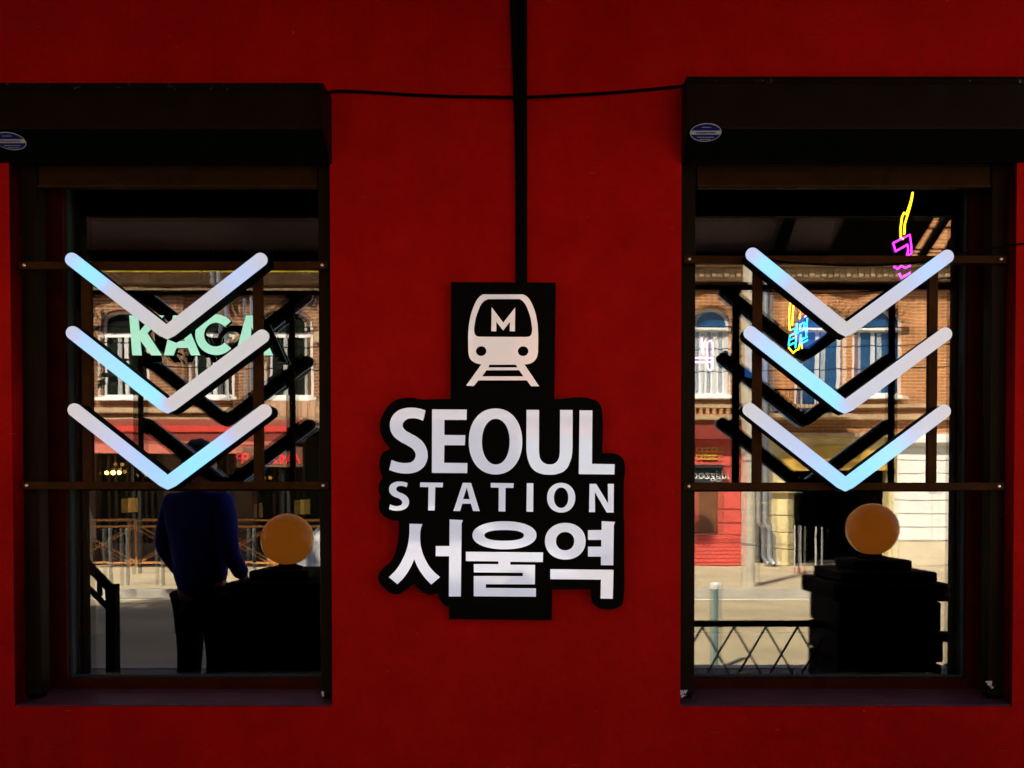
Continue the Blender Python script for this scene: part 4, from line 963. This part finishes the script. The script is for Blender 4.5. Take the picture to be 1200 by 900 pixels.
# awning
aw = thing('cafe_awning', (X(240), YF, Z(530)), 'red metal edged awning with salmon valance over the café front', 'awning')
xa, xb = X(60), X(380)
AD = 2.2
def ZA(py): return Rp(PX, py, DF - AD).z
MB().quad((xa, YF + 0.2, Z(492)), (xb, YF + 0.2, Z(492)), (xb, YF + AD, ZA(500)), (xa, YF + AD, ZA(500))).build('top_sheet', M_DKRED, aw).modifiers.new('t', 'SOLIDIFY').thickness = 0.02
MB().box(xa, xb, YF + AD + .001, YF + AD + 0.06, ZA(506), ZA(499)).build('red_gutter', mat('red_gutter', (0.55, 0.05, 0.035), 0.35), aw)
MB().box(xa, xb, YF + AD + .001, YF + AD + 0.03, ZA(516), ZA(506.2)).build('fascia', M_DKRED, aw)
nv = 10
for k in range(nv):
    wv = (xb - xa) / nv; MB().box(xa + wv * k + 0.004, xa + wv * (k + 1) - 0.004, YF + AD + 0.003, YF + AD + 0.018, ZA(531), ZA(516.3)).build('valance', M_AWN, aw)
for x in (xa + 0.1, (xa + xb) / 2, xb - 0.1): MB().box(x - 0.03, x + 0.03, YF + AD - 0.04, YF + AD - 0.001, 0, ZA(502)).build('post', M_DARK, aw)
def text(body_, size, mtl, name, loc, org_label=None, depth=0.02):
    cu = bpy.data.curves.new('t', 'FONT'); cu.body = body_; cu.size = size; cu.extrude = depth / 2; cu.align_x = 'CENTER'; cu.resolution_u = 4
    o = bpy.data.objects.new('t', cu); C.objects.link(o); dg = bpy.context.evaluated_depsgraph_get(); dg.update()
    me = bpy.data.meshes.new_from_object(o.evaluated_get(dg)); bpy.data.objects.remove(o); me.materials.clear()
    me.transform(Matrix.Translation(loc) @ Matrix.Rotation(R(180), 4, 'Z') @ Matrix.Rotation(R(90), 4, 'X')); return me
XA = lambda px: Rp(px, 590, DF - AD).x
sgn = thing('shop_sign', (XA(320), YF + AD, ZA(547)), 'red letters on a brown board hung below the café awning', 'sign')
MB().box(XA(286), XA(356), YF + AD + 0.02, YF + AD + 0.08, ZA(547), ZA(524)).build('board', mat('brown_board', (0.16, 0.07, 0.035), 0.6), sgn)
link('lettering', text('AMXA  P', 0.30, None, '', (XA(320), YF + AD + 0.092, ZA(543.5))), emis('red_sign_letter', (1.0, 0.02, 0.03), 0.8), sgn)
# warm bulbs under the awning
M_BULB = emis('warm_bulb', (1.0, 0.50, 0.10), 14)
for px, py in ((116, 545), (119, 539), (122, 548), (147, 552), (154, 552), (195, 552), (300, 556), (232, 549)):
    p = Vector((X(px), YF + 0.5, Z(py) - 0.05)); q = thing('pendant_bulb', (p.x, p.y, p.z), 'warm glowing pendant bulb under the café awning', 'bulb', 'pendant bulbs under the awning')
    bm = bmesh.new(); bmesh.ops.create_icosphere(bm, subdivisions=2, radius=0.045, matrix=Matrix.Translation(p)); me = bpy.data.meshes.new('b'); bm.to_mesh(me); bm.free(); smooth(link('bulb', me, M_BULB, q), 180)
    MB().tube([(p.x, p.y, p.z + 0.045), (p.x, p.y, Z(499))], 0.008, 6).build('cord', M_CABLE, q)
# café railing with crossed braces
M_OAK = mat('orange_stained_timber', (0.42, 0.19, 0.05), 0.6, var=0.3, scale=6)
yr = YF + 0.45
k = 0; xr = X(95)
while xr < X(372) - 0.5:
    wv = 1.5; x1_ = xr + wv
    t = thing('terrace_railing', (xr + wv / 2, yr, 0), 'timber railing panel with crossed braces along the café terrace', 'railing', 'railing panels along the café terrace')
    for x in (xr + 0.03, x1_ - 0.03): MB().box(x - 0.03, x + 0.03, yr - 0.03, yr + 0.03, 0, 1.02).build('post', M_OAK, t)
    for z in (1.04, 0.9, 0.1): MB().box(xr + 0.001, x1_ - 0.001, yr - 0.025, yr + 0.025, z - 0.02, z + 0.02).build('rail', M_OAK, t)
    MB().bar((xr + 0.07, yr - 0.01, 0.13), (x1_ - 0.07, yr - 0.01, 0.87), 0.035, 0.018).build('brace', M_OAK, t)
    MB().bar((xr + 0.07, yr + 0.01, 0.87), (x1_ - 0.07, yr + 0.01, 0.13), 0.035, 0.018).build('brace', M_OAK, t)
    xr += wv + 0.02; k += 1
# menu boards pinned inside the café front
for px, py in ((283, 594), (299, 598), (355, 594), (152, 592)):
    c = Vector((X(px), YF - 0.16, Z(py))); t = thing('hanging_notice', (c.x, c.y, c.z - 0.16), 'small yellow notice hung behind the café terrace', 'notice', 'yellow notices in the café front')
    MB().box(c.x - 0.11, c.x + 0.11, c.y - 0.006, c.y + 0.006, c.z - 0.16, c.z + 0.16).build('sheet', mat('yellow_card', (0.6, 0.42, 0.1), 0.7), t)
    MB().box(c.x - 0.12, c.x + 0.12, c.y - 0.012, c.y + 0.012, c.z + 0.161, c.z + 0.19).build('clip_bar', M_DARK, t)

# ---- orange brick house with the red shop, the yellow gateway and the white rusticated corner
H2 = 9.6
b2 = thing('orange_brick_house', (X(930), YF, 0), 'orange brick house with arched windows, a red shop and a gateway', 'building')
wn = [(806, 853, True), (930, 984, True), (997, 1048, True), (1120, 1168, True), (700, 750, True)]
loops = [rect(X(601), X(1320), Z(512), H2)]
for a, b, _ in wn: loops.append(arch(X(a), X(b), Z(464) if a != 930 else Z(488), Z(378), 16, 0.34))
link('wall', extr(loops, YF - 0.35, YF, 1), M_BR2, b2)
for a, b, _ in wn:
    far_window(b2, X(a), X(b), Z(464) if a != 930 else Z(488), Z(378), True, 3 if a == 806 else 2, a in (806, 1120), Z(386), True, 0.34, 0.07, M_BLUEGL)
    lo = arch(X(a) - 0.22, X(b) + 0.22, Z(384), Z(378), 16, 0.62); li = arch(X(a), X(b), Z(384), Z(378), 16, 0.34)
    link('arch_hood', extr([lo, li], *front(0.004, 0.12), 1), M_BR2, b2)
    n_ = 11
    for k in range(n_):           # raised voussoirs
        th = math.pi * (k + 0.5) / n_; cx = (X(a) + X(b)) / 2; rr = (X(b) - X(a)) / 2
        q0 = Vector((cx + (rr + 0.03) * math.cos(th), YF + 0.135, Z(378) + 0.37 * math.sin(th))); q1 = Vector((cx + (rr + 0.2) * math.cos(th), YF + 0.135, Z(378) + 0.60 * math.sin(th)))
        MB().bar(q0, q1, 0.11, 0.03).build('voussoir', M_BR2, b2)
for za, zb, d, m_ in ((Z(492), Z(486), 0.16, M_TRIM), (Z(478), Z(474), 0.10, M_TRIM), (Z(340), Z(335), 0.16, M_TRIM), (Z(331), Z(317), 0.24, M_TRIM), (Z(316.5), Z(306), 0.5, M_TRIM), (H2 - 0.3, H2 + 0.1, 0.6, M_TRIM)):
    MB().box(X(601), X(1320), *front(0.002, d), za, zb).build('cornice', m_, b2)
dn = MB(); k = X(760)
while k < X(1320): dn.box(k, k + 0.1, *front(0.241, 0.36), Z(329), Z(320)); k += 0.27
o = dn.build('dentils', M_TRIM, b2); o['kind'] = 'stuff'
dn = MB(); k = X(780)
while k < X(880): dn.box(k, k + 0.07, *front(0.003, 0.1), Z(486), Z(479)); k += 0.15
o = dn.build('brick_dentils', M_BR2, b2); o['kind'] = 'stuff'
# stone pilasters
for px, wv in ((867, 0.2), (1072, 0.0), (786, 0.22)):
    if wv:
        x = X(px); MB().box(x - wv, x + wv, *front(0.003, 0.18), Z(473), Z(341)).build('pilaster', M_TRIM, b2)
        for zz_ in (Z(400), Z(415), Z(430)): MB().box(x - wv - 0.03, x + wv + 0.03, *front(0.181, 0.22), zz_ - 0.05, zz_ + 0.05).build('pilaster_band', M_TRIM, b2)
# red shop
rs_ = MB().box(X(770), X(868), YF - 0.3, YF - 0.003, Z(626), Z(497.5)).build('shop_front', M_RED, b2)
MB().box(X(768), X(860), *front(0.002, 0.30), Z(515), Z(499)).build('shop_fascia', M_DKRED, b2)
MB().box(X(812), X(839.5), *front(-0.002, 0.05), Z(624), Z(574)).build('shop_door', mat('brown_door', (0.14, 0.055, 0.02), 0.5, var=0.2), b2)
pl_ = MB().box(X(770), X(868), *front(-0.3, 0.10), 0.02, Z(627)).build('brick_plinth', M_RED, b2)
for r_ in range(7):
    for c_ in range(15):
        x = X(770) + 0.13 * c_ + (0.065 if r_ % 2 else 0); MB().box(x + 0.008, x + 0.122, YF + 0.101, YF + 0.116 + 0.008 * random.random(), 0.09 + r_ * 0.085, 0.09 + r_ * 0.085 + 0.072).build('brick', M_RED, pl_) if x < X(866) else None
for zq in (Z(596), Z(612), Z(546)): MB().box(X(842), X(868), *front(0.0, 0.012), zq - 0.008, zq + 0.008).build('render_joint', M_DKRED, b2)
s2 = thing('shop_sign', (X(825), YF + 0.2, Z(565)), 'dark shop sign box with white lettering on the red shop front', 'sign')
MB().box(X(786), X(843), *front(0.003, 0.16), Z(565), Z(549)).build('box', mat('dark_teal_sign', (0.012, 0.03, 0.035), 0.4), s2)
MB().box(X(784), X(845), *front(0.003, 0.32), Z(548.6), Z(545)).build('hood', M_DARK, s2)
link('lettering', text('d.igzoco', 0.28, None, '', (X(826), YF + 0.172, Z(561))), M_WPAINT, s2)
s3 = thing('gold_shop_lettering', (X(826), YF + 0.05, Z(541)), 'gold lettering mounted on the red shop wall', 'sign')
random.seed(3)
M_GOLD = mat('gold_letter', (0.75, 0.5, 0.05), 0.35)
for row, (py, n_) in enumerate(((527, 4), (536, 5))):
    for k in range(n_):
        x = X(815.5 + k * (24 / n_)); z = Z(py); g = MB()
        g.box(x, x + 0.09, *front(0.003, 0.04), z + 0.035, z + 0.05); g.box(x, x + 0.02, *front(0.003, 0.04), z - 0.05, z + 0.034); g.box(x + 0.0201, x + 0.09, *front(0.003, 0.04), z - 0.05, z - 0.03)
        if k % 2: g.box(x + 0.1, x + 0.118, *front(0.003, 0.04), z - 0.06, z + 0.06)
        g.build('letter', M_GOLD, s3)
# gateway: pale yellow jambs, ochre tympanum, black passage
gx0, gx1 = X(924), X(1040)
link('gate_wall', extr([rect(X(898), X(1044), 0.0, Z(513)), arch(gx0, gx1, 0.0, Z(556), 20, 0.62)], YF - 0.30, YF - 0.004, 1), M_PYEL, b2)
link('gate_tympanum', extr([arch(X(905), X(1040), Z(551), Z(545), 20, 0.45)], *front(0.0, 0.06), 1), M_YEL, b2)
gy = MB().box(X(896), X(1046), YF - 0.003, YF + 0.22, Z(513), Z(508)).build('gate_cornice', M_TRIM, b2)
k = 0.0; i = 0
while k < Z(572):
    for (pa, pb) in ((898.5, 922), (1041, 1044)):
        bevel(MB().box(X(pa), X(pb), *front(-0.002, 0.05 + 0.015 * (i % 2)), k + 0.008, k + 0.37).build('quoin', M_PYEL, b2), 0.01)
    k += 0.38; i += 1
MB().box(X(896), X(925), *front(-0.003, 0.16), Z(577), Z(570)).build('impost', M_PYEL, b2)
MB().box(gx0 - 0.3, gx1 + 0.3, YF - 6, YF - 5.9, 0, Z(513)).build('passage_end', M_DARK, b2)
MB().box(gx0 - 0.3, gx0 - 0.2, YF - 5.9, YF - 0.31, 0, Z(513)).build('passage_wall', M_DARK, b2); MB().box(gx1 + 0.2, gx1 + 0.3, YF - 5.9, YF - 0.31, 0, Z(513)).build('passage_wall', M_DARK, b2)
MB().box(gx0 - 0.3, gx1 + 0.3, YF - 5.9, YF - 0.36, Z(513) + 0.01, Z(513) + 0.1).build('passage_vault', M_DARK, b2)
MB().box(gx0 - 0.2, gx1 + 0.2, YF - 5.9, YF - 0.85, 0.001, 0.02).build('passage_floor', M_DARK, b2)
# white rusticated corner with beige plinth
MB().box(X(1045), X(1180), YF - 0.35, YF - 0.006, 0, Z(513)).build('white_wall', M_WRUST, b2)
zz_ = Z(633); i = 0
while zz_ < Z(520):
    xx = X(1046) + (0.0 if i % 2 else 0.0)
    for j in range(3): bevel(MB().box(xx + j * 0.87 + 0.006, xx + (j + 1) * 0.87 - 0.006, *front(-0.004, 0.05), zz_ + 0.008, zz_ + 0.29).build('rusticated_block', M_WRUST, b2), 0.008)
    zz_ += 0.30; i += 1
MB().box(X(1044.5), X(1182), *front(-0.004, 0.14), 0.25, Z(634)).build('plinth', M_BEIGE, b2); MB().box(X(1044), X(1184), *front(-0.004, 0.22), 0.0, 0.249).build('plinth_step', M_BEIGE, b2)
MB().box(X(1040), X(1184), *front(0.002, 0.26), Z(519), Z(513.5)).build('string_course', M_WRUST, b2)
MB().box(X(1086), X(1094), *front(0.052, 0.09), Z(576), Z(548)).build('notice_plate', M_CURT, b2)
# twin zinc downpipes
for px in (886, 893):
    x = X(px)
    o = smooth(MB().tube([(x, YF + 0.26, 9), (x, YF + 0.26, Z(612)), (x + 0.1, YF + 0.26, Z(618)), (x + 0.1, YF + 0.26, Z(652)), (x + 0.2, YF + 0.34, Z(660))], 0.062, 10).build('downpipe', M_ZINC, b2), 50)
    for py in (591, 603, 618, 640): MB().lathe([(0.068, Z(py)), (0.074, Z(py) + 0.03), (0.068, Z(py) + 0.06)], x if py < 615 else x + 0.1, YF + 0.26, 12).build('pipe_collar', M_STEEL, b2)
# balcony
bal = thing('iron_balcony', (X(925), YF + 0.2, Z(491)), 'black iron balcony with close lattice railing on the orange brick house', 'balcony')
MB().box(X(892), X(985), *front(0.162, 0.75), Z(492.5), Z(488)).build('slab', M_TRIM, bal)
for z in (Z(487.5), Z(462)): MB().box(X(892), X(985), *front(0.70, 0.73), z, z + 0.035).build('rail', M_MATTE, bal)
for k in range(22):
    x = X(892) + (X(985) - X(892)) * k / 21; MB().box(x - 0.009, x + 0.009, *front(0.706, 0.724), Z(487.5) + 0.036, Z(462) - 0.001).build('baluster', M_MATTE, bal)
# concrete utility pole at the kerb
up = Rp(876, 690, 10.9)
t = thing('utility_pole', (up.x, -10.9, 0), 'round concrete utility pole at the far kerb before the pipes', 'pole')
smooth(MB().tube([(up.x, -10.9, 0), (up.x, -10.9, 9)], [0.115, 0.085], 14).build('shaft', mat('pole_concrete', (0.42, 0.38, 0.30), 0.85, var=0.25, scale=8, bump=0.3), t), 60)
for z in (0.7, 2.1): MB().lathe([(0.118, z), (0.118, z + 0.035)], up.x, -10.9, 16).build('steel_band', M_ZINC, t)
MB().bar((up.x - 0.9, -10.9, 8.4), (up.x + 0.9, -10.9, 8.4), 0.08, 0.08).build('cross_arm', M_ZINC, t)
# bollards before the passage
for px, py in ((931, 672), (936, 668), (956, 678)):
    p = Rp(px, py, 13.6 if px < 940 else 12.6); y = -13.6 if px < 940 else -12.6
    t = thing('thin_bollard', (p.x, y, 0), 'thin white post with a red foot before the dark gateway', 'bollard', 'thin posts before the gateway')
    MB().lathe([(0.019, 0.12), (0.019, 0.95), (0.01, 0.97)], p.x, y, 10).build('post', mat('grey_white_post', (0.5, 0.5, 0.48), 0.5), t)
    MB().lathe([(0.028, 0.0), (0.028, 0.119)], p.x, y, 10).build('foot', M_RED, t)
# dull posts along the café kerb
for px in (130, 150, 191, 298):
    p = Rp(px, 660, 11.2)
    t = thing('kerb_post', (p.x, -11.2, 0), 'slim grey metal post at the kerb before the café', 'bollard', 'grey posts along the café kerb')
    MB().lathe([(0.032, 0), (0.032, 0.95)], p.x, -11.2, 10).build('post', mat('grey_post', (0.14, 0.15, 0.14), 0.5, 0.3), t); MB().lathe([(0.038, 0.951), (0.03, 0.98)], p.x, -11.2, 10).build('cap', MATS['grey_post'], t)
# overhead cables across the street
for i, (y, z, r) in enumerate(((-8.5, 5.35, 0.012), (-9.2, 5.2, 0.009), (-7.4, 4.72, 0.012), (-12.2, 4.35, 0.010), (-13, 4.05, 0.010))):
    pts = [Vector((-30 + 3 * k, y, z - 0.25 * math.sin(math.pi * (k % 7) / 6.0) * 0.6 + 0.02 * (i - 2) * k / 20)) for k in range(21)]
    o = smooth(MB().tube(catmull(pts, 4), r, 5).build('overhead_cable', M_CABLE, org=pts[0]))
    tag(o, 'black overhead cable strung along the street', 'cable', 'overhead cables along the street')

# ------------------------------------------------------------------ parked white car
M_CARW = mat('white_car_paint', (0.78, 0.79, 0.80), 0.2, var=0.02, coat=1.0)
cx0 = Rp(354, 620, 9.4).x; yc = -9.4
car = thing('parked_car', (cx0 + 2.05, yc, -0.12), 'white hatchback parked at the far kerb behind the amber globe', 'car')
g0 = -0.12
prof = [(0.03, 0.32), (0.0, 0.55), (0.05, 0.82), (0.28, 0.98), (0.42, 1.05), (0.75, 1.42), (1.2, 1.5), (2.2, 1.5), (2.75, 1.36), (3.3, 1.0), (3.85, 0.9), (4.1, 0.72), (4.12, 0.4), (4.05, 0.28),
        (3.62, 0.26), (3.58, 0.46), (3.4, 0.62), (3.18, 0.64), (2.98, 0.52), (2.9, 0.26), (1.12, 0.26), (1.06, 0.48), (0.88, 0.63), (0.66, 0.63), (0.48, 0.48), (0.42, 0.26)]
lp = [(cx0 + a, g0 + b, 'c') for a, b in prof]
body_ = bevel(link('body', extr([lp], yc - 0.85, yc + 0.85, 1), M_CARW, car), 0.06, 3)
for s in (-1, 1):
    yy = yc + s * 0.852
    for pts in ([(0.62, 1.03), (0.86, 1.36), (1.22, 1.42), (1.62, 1.43), (1.62, 1.02)], [(1.7, 1.02), (1.7, 1.43), (2.15, 1.42), (2.62, 1.3), (3.02, 1.02)]):
        link('side_window', extr([[(cx0 + a, g0 + b, 'c') for a, b in pts]], yy - 0.006, yy + 0.006, 1), M_BGLASS, body_)
    MB().box(cx0 + 1.8, cx0 + 1.96, yy - 0.01, yy + 0.015, g0 + 0.9, g0 + 0.925).build('door_handle', M_CARW, body_)
    for wxx in (0.77, 3.28):
        o = MB().lathe([(0.2, -0.09), (0.29, -0.085), (0.31, -0.05), (0.31, 0.05), (0.29, 0.085), (0.2, 0.09)], 0, 0, 24).build('wheel', mat('tyre', (0.012, 0.012, 0.012), 0.8), car)
        o.matrix_local = Matrix.Translation(Vector((cx0 + wxx, yc + s * 0.74, g0 + 0.311)) - ORG[car.name]) @ Matrix.Rotation(R(90), 4, 'X')
        h = MB().lathe([(0.19, -0.095), (0.19, 0.095)], 0, 0, 20).build('rim', M_ZINC, None); h.parent = o
MB().box(cx0 - 0.012, cx0 + 0.03, yc + 0.5, yc + 0.78, g0 + 0.72, g0 + 0.86).build('tail_light', mat('tail_light', (0.4, 0.01, 0.01), 0.2), car)
MB().box(cx0 - 0.012, cx0 + 0.03, yc - 0.78, yc - 0.5, g0 + 0.72, g0 + 0.86).build('tail_light', MATS['tail_light'], car)

# ------------------------------------------------------------------ street tree (its shade dapples the road, one bough hangs into the mirror)
random.seed(11)
tx, ty = -8.2, -2.9
tr = thing('street_tree', (tx, ty, 0), 'leafy street tree on the pavement beyond the terrace', 'tree')
br = MB(); tips = []
def grow(p, d, L, r, lv):
    pts = [p]; rr = [r]
    for k in range(4):
        d = (d + Vector((random.uniform(-.18, .18), random.uniform(-.18, .18), random.uniform(-.05, .14)))).normalized()
        p = p + d * L / 4; pts.append(p); rr.append(r * (1 - 0.14 * (k + 1)))
    br.tube(pts, rr, 7)
    if lv == 0: tips.append((p, L)); return
    for k in range(3 if lv > 1 else 4):
        a = random.uniform(0, 6.28); sp = random.uniform(0.45, 0.85)
        grow(pts[-1 if k < 2 else 3], (d + Vector((math.cos(a) * sp, math.sin(a) * sp, random.uniform(-0.1, 0.35)))).normalized(), L * 0.68, rr[-1] * 0.68, lv - 1)
grow(Vector((tx, ty, 0)), Vector((0.05, -0.02, 1)), 3.0, 0.19, 4)
low = Vector((tx + 0.05, ty, 3.1)); bough = [low, Vector((-6.4, -3.2, 3.9)), Vector((-5.4, -3.3, 3.85)), Vector((-4.6, -3.4, 3.5)), Vector((-3.95, -3.4, 3.0)), Vector((-3.75, -3.4, 2.55))]
br.tube(catmull(bough, 4), [0.05 - 0.0021 * k for k in range(21)], 6)
smooth(br.build('trunk', mat('bark', (0.10, 0.075, 0.05), 0.9, var=0.35, scale=9, bump=0.5, bscale=20), tr), 60)
lf = MB()
def leaf(c, s):
    n = Vector((random.gauss(0, 1), random.gauss(0, 1), random.gauss(0, 1) + 0.8)).normalized(); u = n.orthogonal().normalized(); u = (Matrix.Rotation(random.uniform(0, 6.28), 3, n) @ u); v = n.cross(u)
    lf.quad(c - u * s, c + v * s * 0.5, c + u * s, c - v * s * 0.5)
for p, L in tips:
    for k in range(110): leaf(p + Vector((random.gauss(0, .5), random.gauss(0, .5), random.gauss(0, .4))), random.uniform(0.06, 0.12))
for q in catmull(bough, 6)[8:]:
    for k in range(7): leaf(q + Vector((random.gauss(0, .13), random.gauss(0, .13), random.gauss(0, .15) - 0.05)), random.uniform(0.035, 0.065))
me = bpy.data.meshes.new('crown'); me.from_pydata(lf.v, [], lf.f); me.update()
o = link('crown', me, mat('leaf_green', (0.07, 0.13, 0.025), 0.5, var=0.5, scale=14), tr); o['kind'] = 'stuff'
